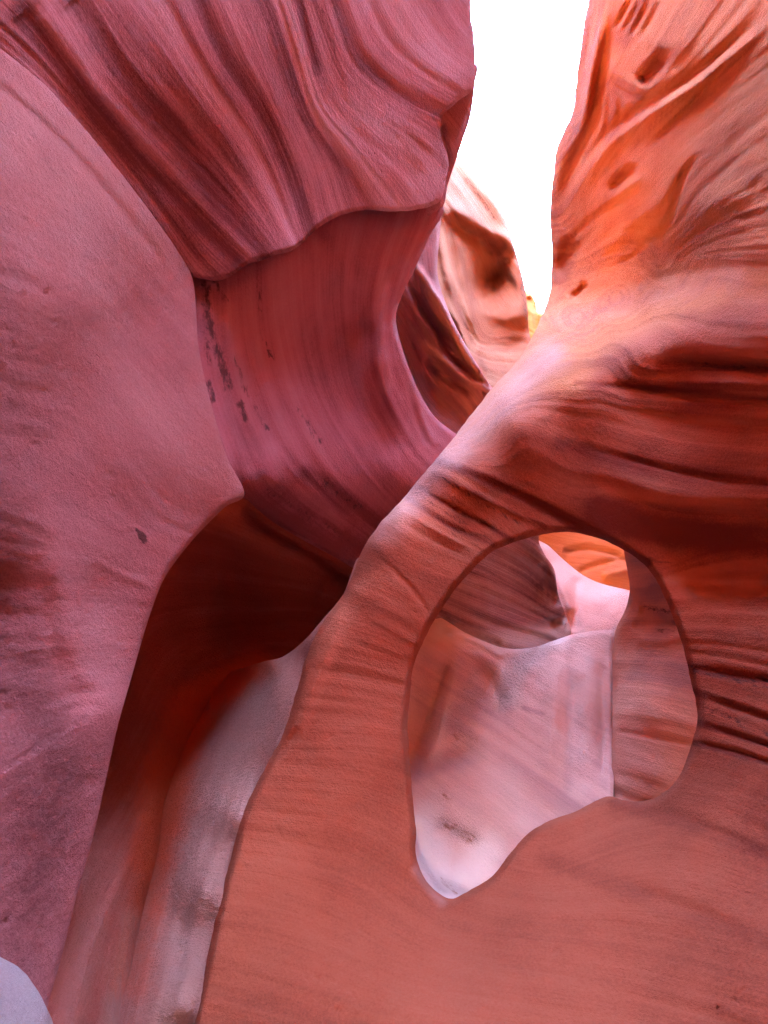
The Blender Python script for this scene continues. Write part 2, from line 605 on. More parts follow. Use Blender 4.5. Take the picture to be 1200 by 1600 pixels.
# ------------------------------------------------------------------ the ground and unseen blocks added to keep out light except through the slot
def prism(poly, z0, z1):
    poly = np.array(poly, float)
    n = len(poly)
    V = np.vstack([np.column_stack([poly, np.full(n, z0)]), np.column_stack([poly, np.full(n, z1)])])
    T = []
    for i in range(n):
        j = (i + 1) % n
        T += [(i, j, n + i), (j, n + j, n + i)]
    vo, eo, fo, ov, oe, of = delaunay_2d_cdt([Vector(p) for p in poly], [(i, (i + 1) % n) for i in range(n)], [], 1, 1e-4)
    for f in fo:
        k = [ov[i][0] for i in f]
        T += [(n + k[0], n + k[1], n + k[2])]
    return V, np.array(T, int)


def ground():
    xs = np.linspace(-60, 60, 121)
    X, Y = np.meshgrid(xs, xs + 30)
    p = np.column_stack([X.ravel(), Y.ravel(), np.zeros(X.size)])
    p[:, 2] = 0.05 * fbm(p * 0.5, 3, 3) - 1.2
    n = len(xs)
    T = []
    for j in range(n - 1):
        for i in range(n - 1):
            a = j * n + i
            T += [(a, a + 1, a + n), (a + 1, a + n + 1, a + n)]
    o = link_mesh('ground', p, np.array(T), M_sand, attrs=dict(bed=p[:, 0]))
    o['kind'] = 'structure'
    o['label'] = 'sandy floor of the slot canyon'


ground()
MZ = 15.0  # height of the unseen slabs that shape how light enters the slot
for poly, z0, lab in (
        ([(-60, -25), (2.6, -25), (2.6, -2.9), (0.0, -2.5), (-0.3, 0.0), (-0.5, 1.2), (0.2, 2.5), (0.8, 5.0), (1.0, 9), (2.2, 14), (4, 30), (4, 90), (-60, 90)], MZ, 'unseen slab left of the slot, added to block sky light'),
        ([(60, 90), (9, 90), (8.2, 24), (7.8, 18), (6.6, 14), (5.8, 9), (5.0, 5), (4.5, 0.5), (3.6, -25), (60, -25)], MZ, 'unseen slab right of the slot, added to block sky and sun light'),
        ([(-60, -25), (-14, -25), (-14, 60), (-60, 60)], 0.0, 'unseen block far left of the slot, added to shut out light'),
        ([(60, 60), (16, 60), (16, -25), (60, -25)], 0.0, 'unseen block far right of the slot, added to shut out light'),
        ([(-13.9, 52), (15.9, 52), (15.9, 60), (-13.9, 60)], 0.0, 'unseen block added to shut out light at the far end of the slot'),
        ([(-13.9, -25), (15.9, -25), (15.9, -12), (-13.9, -12)], 0.0, 'unseen block added to shut out light behind the camera')):
    V, T = prism(poly, z0, MZ + 0.6 if z0 else MZ - 0.02)
    o = link_mesh('light_blocker', V, T, M_right, attrs=dict(bed=V[:, 2]))
    o['kind'] = 'structure'
    o['label'] = lab

# ------------------------------------------------------------------ the left wall
left = hidden_root('canyon_wall', 'tall pink left wall with diagonal ribs above a smooth scooped hollow', 'rock wall', (-0.9, 2.2, 0.0))
near_edge = [(300, 432), (306, 480), (310, 540), (322, 600), (338, 660), (355, 715), (382, 772), (352, 792), (300, 845), (262, 895), (245, 930),
             (225, 990), (205, 1060), (185, 1130), (165, 1220), (145, 1310), (120, 1400), (95, 1500), (75, 1570), (55, 1660), (20, 1900)]
strata_edge = [(-60, 25), (0, 75), (60, 122), (130, 198), (190, 272), (240, 338), (275, 388)]
prng = random.Random(9)
near_pits = []
for _ in range(60):
    x, y = prng.uniform(0, 240), prng.uniform(180, 1500)
    l = prng.uniform(6, 20)
    near_pits.append(([(x, y), (x + l, y + l * prng.uniform(-0.9, 0.3))], prng.uniform(2.4, 3.6), prng.uniform(0.004, 0.010), 'g', 0.3))
near_depth = [
    (-900, -600, 0.85), (-900, 400, 0.72), (-900, 1100, 0.70), (-900, 1900, 0.62), (-400, -200, 1.15), (-400, 600, 1.05), (-400, 1300, 1.0), (-400, 1900, .9),
    (0, 90, 1.85), (0, 300, 1.72), (0, 500, 1.64), (0, 760, 1.62), (0, 950, 1.66), (0, 1300, 1.5), (0, 1600, 1.32), (20, 1900, 1.2),
    (130, 200, 2.2), (240, 340, 2.62), (300, 432, 2.92), (308, 540, 2.82), (338, 660, 2.86), (382, 772, 3.02),
    (150, 350, 2.2), (120, 480, 2.02), (200, 500, 2.44), (200, 620, 2.38), (100, 620, 1.98), (270, 600, 2.68),
    (60, 800, 1.78), (80, 900, 1.80), (95, 990, 1.84), (115, 1062, 1.88), (165, 1100, 1.98), (200, 800, 2.36), (150, 930, 2.12), (300, 800, 2.72),
    (245, 930, 2.5), (205, 1060, 2.28), (165, 1220, 1.98), (80, 1250, 1.68), (120, 1400, 1.74), (75, 1570, 1.52), (150, 1080, 1.97), (178, 1125, 2.04)]
r = rock([(-900, -600), (-400, -250)] + strata_edge + near_edge + [(-900, 1900)], near_depth,
         strokes=near_pits + [([(-20, 120), (90, 215), (190, 330), (265, 420)], 7, 0.012),
                  ([(45, 760), (78, 890), (97, 990), (115, 1058), (150, 1085), (172, 1110), (182, 1160)], 24, 0.04, 's', .35), ([(140, 870), (180, 893), (240, 918)], 4, -0.006)],
         paint=[([(222, 838)], 9, 1.15), ([(214, 828), (224, 846)], 5, 1.0), ([(212, 800)], 5, .55)],
         tone=[([(-60, 160), (60, 260), (200, 390)], 95, 0.6), ([(200, 640), (280, 760)], 60, .2), ([(120, 1000), (180, 1000)], 50, .25), ([(-20, 860), (20, 1000), (60, 1200), (50, 1500)], 75, -.5)],  # shade of the turned lower-left facet painted in; upper face paled
         rough=[([(-40, 300), (10, 600), (20, 900), (40, 1200), (30, 1500)], 75, 0.55), ([(-100, 600), (0, 1000), (100, 1200), (60, 1400)], 70, 0.75),
                ([(0, 150), (120, 350), (220, 420)], 45, 0.3)],
         beds=[(0, [(-60, 25), (60, 122), (190, 272), (300, 432)]), (-2, [(-60, 330), (120, 420), (300, 600)]), (-4, [(-60, 600), (100, 640), (250, 800)]),
               (-7, [(-60, 1000), (100, 980), (220, 980)]), (-10.5, [(-60, 1450), (60, 1350), (150, 1250)])],
         roll=(7, 0.025), skirt=1.6, noise=(0.04, 1.1, 0.006, 6.0), seed=3)
add_rock('face', r, M_left, left)

lip = [(292, 428), (318, 436), (345, 438), (372, 424), (390, 411), (406, 408), (426, 400), (455, 392), (475, 378), (492, 360), (515, 345), (545, 332),
       (575, 328), (612, 331), (650, 328), (675, 322), (689, 312)]
crumble = [(697, 282), (701, 256), (697, 236), (690, 216), (687, 196), (694, 178), (714, 160), (736, 142)]
sil = [(742, 115), (741, 70), (737, 30), (735, 0), (733, -150), (715, -500), (690, -2000)]
over_depth = [
    (-900, -2000, 0.95), (-900, -600, 0.9), (-400, -2000, 1.5), (-400, -250, 1.28), (200, -2000, 2.4), (690, -2000, 4.2), (700, -500, 4.3), (300, -500, 2.65), (-100, -500, 1.8),
    (0, 75, 1.88), (60, 122, 2.02), (130, 198, 2.24), (240, 338, 2.66), (292, 428, 2.94), (345, 436, 3.0), (400, 408, 3.06), (455, 392, 3.2), (492, 360, 3.42),
    (545, 332, 3.72), (612, 331, 4.1), (689, 312, 4.5), (0, 0, 1.86), (120, 0, 2.12), (200, 130, 2.34), (300, 230, 2.72), (300, 0, 2.55), (400, 165, 2.92), (420, 300, 3.1),
    (450, 0, 2.98), (500, 180, 3.3), (540, 230, 3.55), (600, 280, 3.95), (560, 60, 3.5), (640, 60, 3.95), (650, 200, 4.15), (735, 0, 4.5), (742, 115, 4.62), (697, 240, 4.5), (690, 130, 4.25), (620, 150, 3.95)]
r = rock([(-900, -2000), (-900, -640), (-400, -230), (-70, 35), (0, 88), (58, 135), (125, 208), (183, 282), (230, 346), (265, 400)] + lip + crumble + sil, over_depth,
         strokes=[([(30, 20), (100, 105), (215, 245), (300, 325), (378, 415)], 17, 0.011, 'g', 0.02), ([(0, 40), (90, 140), (190, 255), (270, 350), (330, 425)], 8, 0.007),
                  ([(65, 20), (150, 145), (240, 248), (320, 330), (402, 410)], 14, -0.005, 'g', 0.02),
                  ([(110, 0), (200, 125), (280, 222), (350, 318), (414, 408)], 17, 0.011, 'g', 0.02), ([(180, 0), (290, 150), (380, 270), (457, 395)], 16, -0.003, 'g', .02),
                  ([(300, -20), (350, 90), (400, 165), (440, 250), (470, 320), (482, 375)], 15, 0.010, 'g', 0.02), ([(340, -20), (390, 80), (450, 190), (500, 300), (520, 345)], 14, -0.004, 'g', .02),
                  ([(405, -10), (435, 70), (465, 150), (495, 215), (540, 265), (575, 325)], 9, 0.008, 'g', 0.02), ([(440, -10), (470, 80), (497, 165), (540, 220), (600, 300), (615, 330)], 12, -0.004, 'g', .02),
                  ([(465, -10), (483, 70), (494, 112)], 6, 0.011), ([(490, -10), (510, 110), (560, 200), (640, 260), (690, 300)], 18, 0.011), ([(520, -10), (558, 85), (600, 128), (645, 160), (692, 182)], 10, 0.015),
                  ([(540, -10), (580, 80), (630, 135), (700, 160)], 12, -0.004), ([(545, 200), (600, 240), (660, 290)], 6, 0.006), ([(560, 170), (620, 215), (690, 250)], 7, 0.007),
                  ([(625, 200), (670, 240), (692, 290)], 5, 0.004)],
         rough=[([(560, 150), (640, 240), (680, 290)], 40, 0.25), ([(690, 200), (698, 300)], 10, 0.7), ([(150, 200), (300, 390)], 26, .35)],
         paint=[([(20, 70), (110, 180), (250, 350)], 8, 0.42), ([(500, 10), (520, 70), (545, 140)], 9, 0.45)],
         beds=[(0, [(-60, 25), (60, 122), (190, 272), (300, 432)]), (1.2, [(65, 20), (150, 145), (240, 248), (320, 330), (402, 410)]),
               (2.4, [(180, 0), (290, 150), (380, 270), (457, 395)]), (3.4, [(300, -20), (350, 90), (400, 165), (440, 250), (482, 375)]),
               (4.8, [(440, -10), (470, 80), (497, 165), (540, 220), (600, 300)]), (6.4, [(520, -10), (558, 85), (600, 128), (645, 160), (692, 182)]), (8, [(640, -20), (690, 60), (740, 100)])],
         ragged=1.2, roll=(7, 0.045), skirt=0.7, noise=(0.03, 1.1, 0.006, 5.0), ribs=0.008, rib_freq=2.0, seed=5, spacing=3.3, layers=[(2.6, 0.25, 0.004), (7.0, 0.18, 0.003), (16.0, 0.14, 0.0015)],
         tone=[([(30, 20), (100, 105), (215, 245), (300, 325), (378, 415)], 19, -.8), ([(0, 40), (90, 140), (190, 255), (270, 350), (330, 425)], 10, -0.1), ([(65, 20), (150, 145), (240, 248), (320, 330), (402, 410)], 13, 0.35),
               ([(110, 0), (200, 125), (280, 222), (350, 318), (414, 408)], 19, -0.75), ([(150, 0), (250, 135), (340, 250), (430, 390)], 22, -0.3), ([(300, -20), (350, 90), (400, 165), (440, 250), (470, 320), (482, 375)], 15, -0.6),
               ([(465, -10), (483, 70), (494, 112)], 8, -0.6), ([(405, -10), (435, 70), (465, 150), (495, 215), (540, 265), (575, 325)], 9, -0.35), ([(440, -10), (470, 80), (497, 165), (540, 220), (600, 300), (615, 330)], 14, 0.4), ([(520, -10), (558, 85), (600, 128), (645, 160), (692, 182)], 8, -0.5), ([(560, 180), (620, 240), (670, 290)], 40, .5), ([(600, 0), (680, 80)], 50, .3)])  # bands are stone; the wide pale strokes paint the lit upper right
add_rock('overhang', r, M_over, left)

r = rock([(650, 120), (742, 100), (742, 130), (735, 182), (724, 216), (712, 252), (700, 288), (691, 324), (660, 340), (630, 260)],
         [(690, 130, 4.7), (742, 115, 4.85), (735, 180, 4.95), (712, 250, 4.85), (691, 322, 4.75), (690, 220, 4.66), (640, 240, 4.6), (660, 330, 4.66)],
         roll=(5, 0.06), skirt=0.6, noise=(0.02, 1.5, 0.006, 6.0), seed=8, strokes=[([(688, 190), (696, 230), (700, 262), (694, 300)], 5, 0.06)])
add_rock('return_face', r, M_over, left)

rim = [(691, 318), (672, 368), (650, 416), (630, 458), (619, 490), (622, 520), (632, 555), (645, 590), (660, 622), (680, 652), (704, 672)]
alc_depth = [
    (250, 380, 3.2), (450, 340, 3.75), (600, 300, 4.5), (306, 480, 3.02), (312, 560, 2.96), (338, 660, 2.98), (382, 772, 3.2), (340, 440, 3.2), (370, 560, 3.24), (410, 690, 3.42), (430, 780, 3.72),
    (400, 430, 3.4), (450, 410, 3.62), (440, 560, 3.72), (480, 680, 3.98), (520, 400, 4.02), (520, 550, 4.4), (560, 640, 4.68), (575, 380, 4.3), (575, 520, 4.62), (640, 345, 4.56), (690, 325, 4.78),
    (600, 440, 4.52), (600, 520, 4.55), (606, 570, 4.58), (618, 630, 4.75), (640, 430, 4.62), (624, 510, 4.72), (648, 595, 5.0), (665, 630, 5.3), (704, 672, 5.65), (640, 680, 5.05), (615, 740, 4.85), (560, 740, 4.62),
    (620, 790, 5.2), (520, 820, 4.75), (450, 825, 4.3), (520, 868, 5.1), (620, 900, 5.9), (402, 796, 3.75), (500, 770, 4.25), (750, 760, 5.8), (700, 850, 5.2)]
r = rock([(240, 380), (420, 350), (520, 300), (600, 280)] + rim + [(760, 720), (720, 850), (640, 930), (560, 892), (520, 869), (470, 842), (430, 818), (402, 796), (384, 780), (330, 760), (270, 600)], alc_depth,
         strokes=[([(352, 455), (362, 560), (395, 690), (450, 800)], 9, -0.02), ([(318, 450), (335, 570), (368, 690), (400, 780)], 9, -0.02), ([(404, 420), (408, 500), (430, 600), (500, 740), (600, 830)], 8, 0.03),
                  ([(385, 520), (400, 600), (440, 700), (540, 810)], 6, 0.02), ([(560, 340), (545, 450), (570, 620), (620, 720)], 20, 0.05), ([(622, 500), (645, 580), (668, 628), (700, 668)], 6, 0.04),
                  ([(636, 600), (652, 660), (668, 700)], 4, 0.03), ([(650, 620), (664, 665), (682, 700)], 4, -0.03), ([(600, 430), (596, 520), (603, 600), (640, 700)], 12, -0.05)],
         paint=[([(322, 445), (326, 500), (345, 560), (356, 605)], 11, 0.72), ([(318, 520), (330, 570)], 8, 0.6), ([(326, 600), (332, 625)], 8, 0.78), ([(345, 685), (352, 705)], 6, 0.6), ([(376, 630), (382, 655)], 8, 0.72),
                ([(335, 440), (352, 470)], 8, .6), ([(355, 530), (385, 610), (412, 660)], 9, 0.46), ([(420, 548), (424, 556)], 5, .8), ([(413, 664), (418, 670)], 6, .75), ([(405, 440), (410, 520), (430, 560)], 8, 0.45),
                ([(468, 640), (500, 690)], 9, 0.55), ([(480, 660), (495, 690)], 10, .55), ([(400, 750), (470, 800), (560, 850)], 16, 0.42), ([(500, 750), (560, 790)], 16, .5), ([(350, 740), (380, 770)], 7, .6), ([(440, 700), (450, 730)], 8, .4)],
         tone=[([(385, 780), (450, 815), (540, 860), (620, 880)], 38, -.9), ([(480, 740), (560, 800), (610, 820)], 16, -.7), ([(350, 480), (380, 620), (440, 740)], 10, .25), ([(330, 460), (350, 600), (385, 720)], 12, -.3), ([(540, 560), (590, 650)], 40, -.4), ([(600, 430), (596, 520), (603, 600)], 12, .5)],  # sky light painted along the rim; bottom edge made darker
         beds=[(0, [(306, 440), (312, 560), (338, 660), (390, 780)]), (1, [(404, 420), (408, 500), (430, 600), (500, 740), (600, 830)]), (2.4, [(500, 360), (500, 480), (530, 620), (620, 760)]),
               (4.2, [(640, 330), (600, 440), (603, 590), (660, 700)]), (5.2, [(672, 360), (622, 500), (648, 590), (704, 672)])],
         roll=(7, 0.08), skirt=1.0, noise=(0.03, 1.3, 0.005, 5.0), ribs=0.010, seed=11, spacing=3.6, layers=[(4.0, 0.16, 0.004), (11.0, 0.16, 0.002)])
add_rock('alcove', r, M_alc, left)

# ------------------------------------------------------------------ the dark recess behind it and the gully floor
cave = hidden_root('cave_wall', 'dark red rock recess behind the left wall and above the gully', 'rock wall', (-1.6, 5.0, 0.0))
r = rock([(100, 640), (330, 640), (560, 780), (640, 840), (610, 960), (540, 1050), (470, 1110), (420, 1200), (360, 1300), (310, 1420), (260, 1540), (220, 1750), (-60, 1900), (-20, 1560), (60, 1250), (100, 950)],
         [(150, 680, 4.8), (380, 700, 4.5), (560, 800, 5.2), (720, 870, 5.6), (384, 790, 4.7), (450, 850, 5.2), (350, 860, 5.4), (300, 900, 5.2), (430, 940, 6.3), (350, 960, 6.2), (520, 930, 6.6), (420, 1020, 6.2),
          (250, 980, 4.7), (320, 1060, 5.3), (230, 1080, 4.1), (380, 1060, 5.5), (280, 1150, 4.15), (200, 1180, 3.35), (255, 1250, 3.5), (180, 1250, 3.0), (245, 1330, 3.15), (150, 1350, 2.5), (222, 1420, 2.8),
          (120, 1480, 2.1), (203, 1500, 2.5), (90, 1600, 1.75), (183, 1600, 2.15), (0, 1750, 1.4), (170, 1750, 1.75), (60, 900, 4.0), (600, 1020, 6.5), (60, 1250, 2.7), (400, 1200, 6.0), (330, 1300, 4.8), (300, 1420, 4.0), (260, 1560, 3.2)],
         strokes=[([(384, 788), (420, 822), (470, 848), (530, 890), (600, 930)], 12, 0.25, 'S'), ([(270, 880), (300, 960), (290, 1060)], 25, -0.05), ([(330, 850), (350, 930), (380, 1000)], 18, 0.06), ([(520, 880), (500, 930), (468, 975)], 5, 0.04)],
         paint=[([(290, 1120), (262, 1190), (245, 1280)], 40, 0.85), ([(245, 1260), (232, 1350)], 38, .72), ([(235, 1330), (222, 1420)], 36, .58), ([(225, 1380), (210, 1470), (200, 1540)], 40, .45), ([(205, 1480), (180, 1640)], 36, .22), ([(300, 1090), (400, 1040)], 30, .8)], tone=[([(110, 1250), (150, 1400), (100, 1600)], 60, .7)], sand=[([(130, 1330), (140, 1450), (110, 1600)], 45, .35), ([(215, 1440), (190, 1550), (160, 1680)], 30, .7)],  # paint: red glow bounced within the gully, put into the colour
         rough=[([(260, 1160), (240, 1330), (215, 1460)], 34, .8), ([(180, 1200), (140, 1450), (110, 1650)], 60, .45)],
         beds=[(0, [(200, 700), (400, 790), (600, 920)]), (-3, [(250, 980), (330, 960), (500, 960)]), (-5, [(100, 1500), (200, 1300), (300, 1120)]), (-6.5, [(180, 1650), (240, 1350), (380, 1100)])],
         roll=(6, 0.05), skirt=0.8, noise=(0.06, 1.0, 0.012, 5.0), seed=14, layers=[(1.5, 0.25, 0.03), (4.0, 0.25, 0.012)])
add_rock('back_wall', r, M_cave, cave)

# ------------------------------------------------------------------ the right wall and the arch that springs from it
right = hidden_root('canyon_wall', 'orange right wall rising above the pale ramp beside the sky gap', 'rock wall', (2.6, 4.5, 0.0))
arch = hidden_root('rock_arch', 'red natural rock arch framing a big pear shaped opening', 'rock arch', (0.6, 2.8, 0.0))
sky_edge = [(940, -2000), (930, -400), (922, -60), (920, 0), (912, 40), (903, 110), (894, 178), (880, 208), (868, 242), (864, 282), (860, 330), (862, 400), (860, 452), (850, 485)]
ramp_edge = [(838, 512), (820, 546), (796, 578), (770, 605), (735, 650), (700, 695), (665, 736), (632, 776), (602, 808), (578, 840), (562, 868), (550, 902), (534, 932)]
leg_edge = [(512, 962), (490, 998), (474, 1040), (460, 1092), (440, 1150), (418, 1192), (396, 1235), (378, 1275), (362, 1335), (345, 1400), (325, 1490), (305, 1580), (285, 1680), (250, 1900)]
hole = [(870, 832), (835, 838), (800, 848), (770, 862), (740, 888), (708, 925), (680, 968), (658, 1010), (645, 1045), (640, 1090), (637, 1130), (640, 1190), (645, 1250), (650, 1300),
        (650, 1335), (665, 1375), (690, 1398), (708, 1404), (735, 1390), (770, 1368), (800, 1330), (828, 1300), (860, 1282), (900, 1268), (930, 1252), (952, 1244), (975, 1250), (1005, 1252), (1035, 1240),
        (1062, 1212), (1080, 1165), (1090, 1118), (1082, 1075), (1070, 1020), (1052, 965), (1030, 915), (1012, 888), (988, 868), (958, 850), (930, 840), (900, 832)]
crest = [(2400, 330), (1700, 430), (1300, 470), (1200, 476), (1100, 494), (1050, 515), (1000, 542), (950, 572), (900, 604), (850, 630), (800, 656), (750, 690), (700, 722), (655, 760), (625, 792)]
R_depth = [
    (940, -2000, 8.5), (1600, -2000, 4.6), (2400, -2000, 3.0), (2400, -200, 1.9), (2400, 450, 1.25), (1700, -300, 2.7), (1700, 400, 1.85), (1350, -400, 3.8), (930, -400, 7.4),
    (920, 0, 7.0), (903, 110, 7.4), (866, 270, 8.4), (861, 400, 8.5), (850, 485, 7.4), (960, 0, 6.0), (1000, 100, 5.2), (1080, 0, 4.6), (1200, 0, 3.6), (1200, 200, 3.25), (1100, 200, 4.0), (950, 200, 6.2),
    (1200, 380, 3.0), (1050, 320, 4.5), (950, 330, 6.2), (900, 420, 7.3), (980, 430, 5.6), (1080, 430, 4.2), (1200, 450, 2.98), (905, 500, 5.8), (1000, 500, 4.6),
    (838, 512, 6.7), (796, 578, 5.7), (770, 605, 5.3), (700, 695, 4.65), (632, 776, 4.15), (578, 840, 3.8), (550, 902, 3.62), (534, 932, 3.58),
    (1100, 494, 3.4), (1050, 515, 3.58), (1000, 542, 3.68), (900, 604, 3.76), (800, 656, 3.76), (700, 722, 3.68), (625, 792, 3.58), (590, 850, 3.45), (560, 920, 3.36), (850, 560, 4.9), (770, 640, 4.65),
    (1200, 520, 2.78), (1200, 600, 2.84), (1200, 700, 2.84), (1050, 580, 3.6), (1050, 680, 3.5), (950, 680, 3.72), (930, 770, 3.72), (870, 832, 3.78), (870, 660, 3.82), (800, 740, 3.78), (740, 800, 3.68), (980, 600, 3.76), (690, 850, 3.44), (620, 880, 3.36),
    (1200, 780, 2.86), (1100, 800, 3.26), (1000, 800, 3.56), (1100, 885, 3.42), (1200, 890, 3.08), (990, 868, 3.64), (1030, 915, 3.42), (1070, 1020, 3.2), (1090, 1118, 2.98), (1120, 960, 3.1), (1200, 960, 2.78), (1200, 1080, 2.6), (1140, 1170, 2.68), (1200, 1200, 2.4),
    (640, 1045, 3.2), (637, 1130, 3.1), (640, 1190, 3.02), (560, 1050, 3.18), (512, 962, 3.42), (474, 1040, 3.26), (440, 1150, 3.05), (520, 1180, 2.96), (396, 1235, 2.84), (378, 1275, 2.76), (345, 1400, 2.46), (470, 1330, 2.7), (305, 1580, 2.08), (250, 1900, 1.5),
    (650, 1335, 2.72), (570, 1400, 2.5), (708, 1404, 2.62), (770, 1368, 2.72), (828, 1300, 2.88), (952, 1244, 3.06), (1005, 1252, 3.0), (1062, 1212, 2.9), (430, 1550, 2.08), (620, 1560, 2.0), (800, 1450, 2.32), (950, 1370, 2.45), (1080, 1320, 2.4), (1200, 1320, 2.16), (800, 1590, 1.88), (1000, 1500, 2.02), (1200, 1500, 1.74),
    (600, 1900, 1.5), (1000, 1900, 1.4), (1300, 1900, 1.25), (1500, 800, 2.0), (1500, 1300, 1.75), (2000, 700, 1.35), (2000, 1300, 1.25), (2000, 1900, 1.1), (2400, 1000, 1.1)]
R_strokes = [
    # upper wall: pockets, flutes and the long diagonal laminae
    ([(1042, 72), (1030, 98), (1008, 122), (992, 134)], 12, 0.20, 'g', .35), ([(950, 50), (952, 90), (968, 122), (1000, 140), (1040, 132)], 15, -0.07, 'g', .35), ([(948, 120), (985, 146), (1030, 150)], 6, 0.10, 'g', .3),
    ([(998, 256), (975, 274), (946, 304)], 8, 0.28, 'g', .35), ([(900, 372), (884, 398), (868, 440)], 12, 0.40, 'g', .3), ([(918, 440), (906, 456), (888, 468)], 7, 0.28, 'g', .3), ([(1010, 270), (985, 290), (950, 318), (915, 350)], 5, -0.06, 'g', 0.35),
    ([(948, 0), (940, 40), (924, 115), (910, 200), (880, 250)], 8, -0.22, 'g', 0.35), ([(960, -10), (952, 60), (940, 120), (926, 180), (905, 240), (880, 300), (868, 350)], 9, 0.20, 'g', 0.35), ([(930, 0), (918, 70), (905, 150), (890, 205)], 6, 0.07, 'g', 0.45), ([(920, 200), (890, 260), (872, 320)], 7, 0.15, 'g', 0.35),
    ([(1018, -10), (1000, 30), (975, 68)], 4.5, 0.08, 'g', 0.45), ([(1004, -10), (985, 30), (965, 60)], 3.5, 0.07, 'g', 0.45), ([(1035, -10), (1014, 35), (992, 72)], 4.5, 0.07, 'g', 0.45), ([(990, -10), (972, 24), (958, 50)], 3.5, .12, 'g', 0.35), ([(985, 155), (982, 190), (966, 218)], 5, 0.08, 'g', 0.45), ([(968, 140), (968, 180), (955, 215)], 3.5, 0.08, 'g', 0.45), ([(950, 135), (950, 180), (942, 215)], 3.5, 0.08, 'g', 0.45), ([(936, 130), (936, 175), (928, 220)], 3.5, .12, 'g', 0.35),
    ([(1230, 10), (1100, 122), (1025, 172), (960, 217), (912, 282), (880, 362)], 8, -0.13, 'g', 0.35), ([(1230, -8), (1098, 106), (1020, 158), (952, 205), (900, 276), (872, 350)], 9, 0.13, 'g', 0.35), ([(1230, 40), (1110, 150), (1030, 205), (970, 250), (925, 310), (895, 380)], 13, 0.05, 'g', 0.35),
    ([(1150, 80), (1100, 142), (1040, 205), (1000, 245)], 5, 0.09, 'g', 0.35), ([(1098, 232), (1068, 275), (1034, 362), (968, 382)], 5, 0.10, 'g', 0.35), ([(1085, 240), (1050, 300), (1020, 352)], 4, 0.06, 'g', 0.35), ([(1015, 372), (990, 400), (950, 418)], 4, 0.05, 'g', 0.35), ([(1000, 285), (925, 342), (872, 396)], 7, 0.08, 'g', 0.35), ([(1060, 290), (985, 350), (905, 430)], 10, -0.04, 'g', 0.35),
    ([(1215, 330), (1120, 350), (1040, 400)], 5, 0.025, 'g', 0.35), ([(1215, 410), (1080, 425), (960, 455), (900, 500)], 10, 0.04, 'g', 0.35), ([(1180, 300), (1110, 320), (1070, 350)], 18, -0.05, 'g', 0.35),
    ([(1060, 60), (1080, 130), (1110, 190)], 24, 0.05, 'g', 0.35),
    # front of the arch: ledges and bedding
    ([(1030, 566), (1100, 568), (1200, 576), (1320, 585)], 8, 0.12, 'g', 0.35), ([(900, 598), (1000, 606), (1100, 622), (1200, 626), (1300, 630)], 5, 0.05, 'g', 0.35), ([(1000, 592), (1100, 596), (1250, 604)], 9, -0.03, 'g', 0.35), ([(930, 640), (1060, 660), (1200, 668), (1300, 670)], 12, 0.03, 'g', 0.35),
    ([(880, 690), (1000, 722), (1100, 745), (1250, 762)], 6, 0.03, 'g', 0.35), ([(900, 720), (1060, 775), (1250, 790)], 18, -0.04, 'g', 0.35), ([(960, 775), (1060, 800), (1250, 806)], 5, 0.025, 'g', 0.35), ([(690, 722), (790, 764), (897, 818), (1010, 880), (1060, 896)], 6, 0.045, 'g', 0.35), ([(680, 740), (780, 790), (860, 828)], 5, -0.03, 'g', 0.35),
    ([(637, 782), (690, 816), (770, 852)], 5, 0.025, 'g', 0.35), ([(650, 762), (720, 800), (800, 842)], 4, 0.035, 'g', 0.35), ([(630, 795), (680, 828), (756, 868)], 5, -0.03, 'g', 0.35), ([(612, 806), (660, 836), (745, 880)], 5, 0.02, 'g', 0.35), ([(590, 870), (640, 915), (676, 966)], 4, 0.018, 'g', 0.35),
    ([(1030, 905), (1100, 918), (1250, 915)], 9, 0.03, 'g', 0.35), ([(1060, 945), (1140, 960), (1250, 962)], 9, -0.02, 'g', 0.35), ([(1075, 1040), (1140, 1052), (1250, 1070)], 7, 0.03, 'g', 0.35), ([(1085, 1085), (1150, 1105), (1250, 1140)], 5, 0.025, 'g', 0.35), ([(1095, 1130), (1150, 1148), (1250, 1180)], 4, 0.025, 'g', 0.35), ([(1085, 1160), (1140, 1172), (1200, 1190), (1280, 1210)], 5, 0.025, 'g'),
    ([(960, 1250), (1040, 1270), (1200, 1330)], 9, 0.02, 'g', 0.35), ([(900, 1340), (1000, 1390), (1200, 1470)], 14, 0.02, 'g', 0.35), ([(430, 1180), (470, 1120), (500, 1040), (530, 960)], 16, -0.03, 'g', 0.35), ([(420, 1195), (450, 1160), (470, 1130)], 7, 0.03, 'g', 0.35),
    ([(560, 900), (520, 990), (490, 1080), (450, 1180)], 8, -0.012, 'g', 0.35)]
prng = random.Random(5)
for _ in range(70):                                  # small pits and nicks knocked into the lower face
    x, y = prng.uniform(360, 1180), prng.uniform(1130, 1600)
    a, l = prng.uniform(0.7, 1.5), prng.uniform(5, 15)
    R_strokes.append(([(x, y), (x - l * math.cos(a) * 0.6, y + l * math.sin(a))], prng.uniform(2.4, 3.6), prng.uniform(0.003, 0.009), 'g', 0.3))
whole = dict(spacing=3.7, roll=(12, 0.10), skirt=0.7, noise=(0.04, 1.0, 0.006, 5.0), ribs=0.008, seed=21, lam=0.004, ragged=1.3, layers=[(2.2, 0.22, 0.014), (6.5, 0.30, 0.008), (15.0, 0.22, 0.004)],
             fade=lambda q: np.where(q[:, 1] > 880, np.clip(1 - (q[:, 1] - 880) / 160, 0.12, 1) + 0.4 * np.clip((q[:, 0] - 1040) / 60, 0, 1) * np.clip((1230 - q[:, 1]) / 50, 0, 1), 1.0))
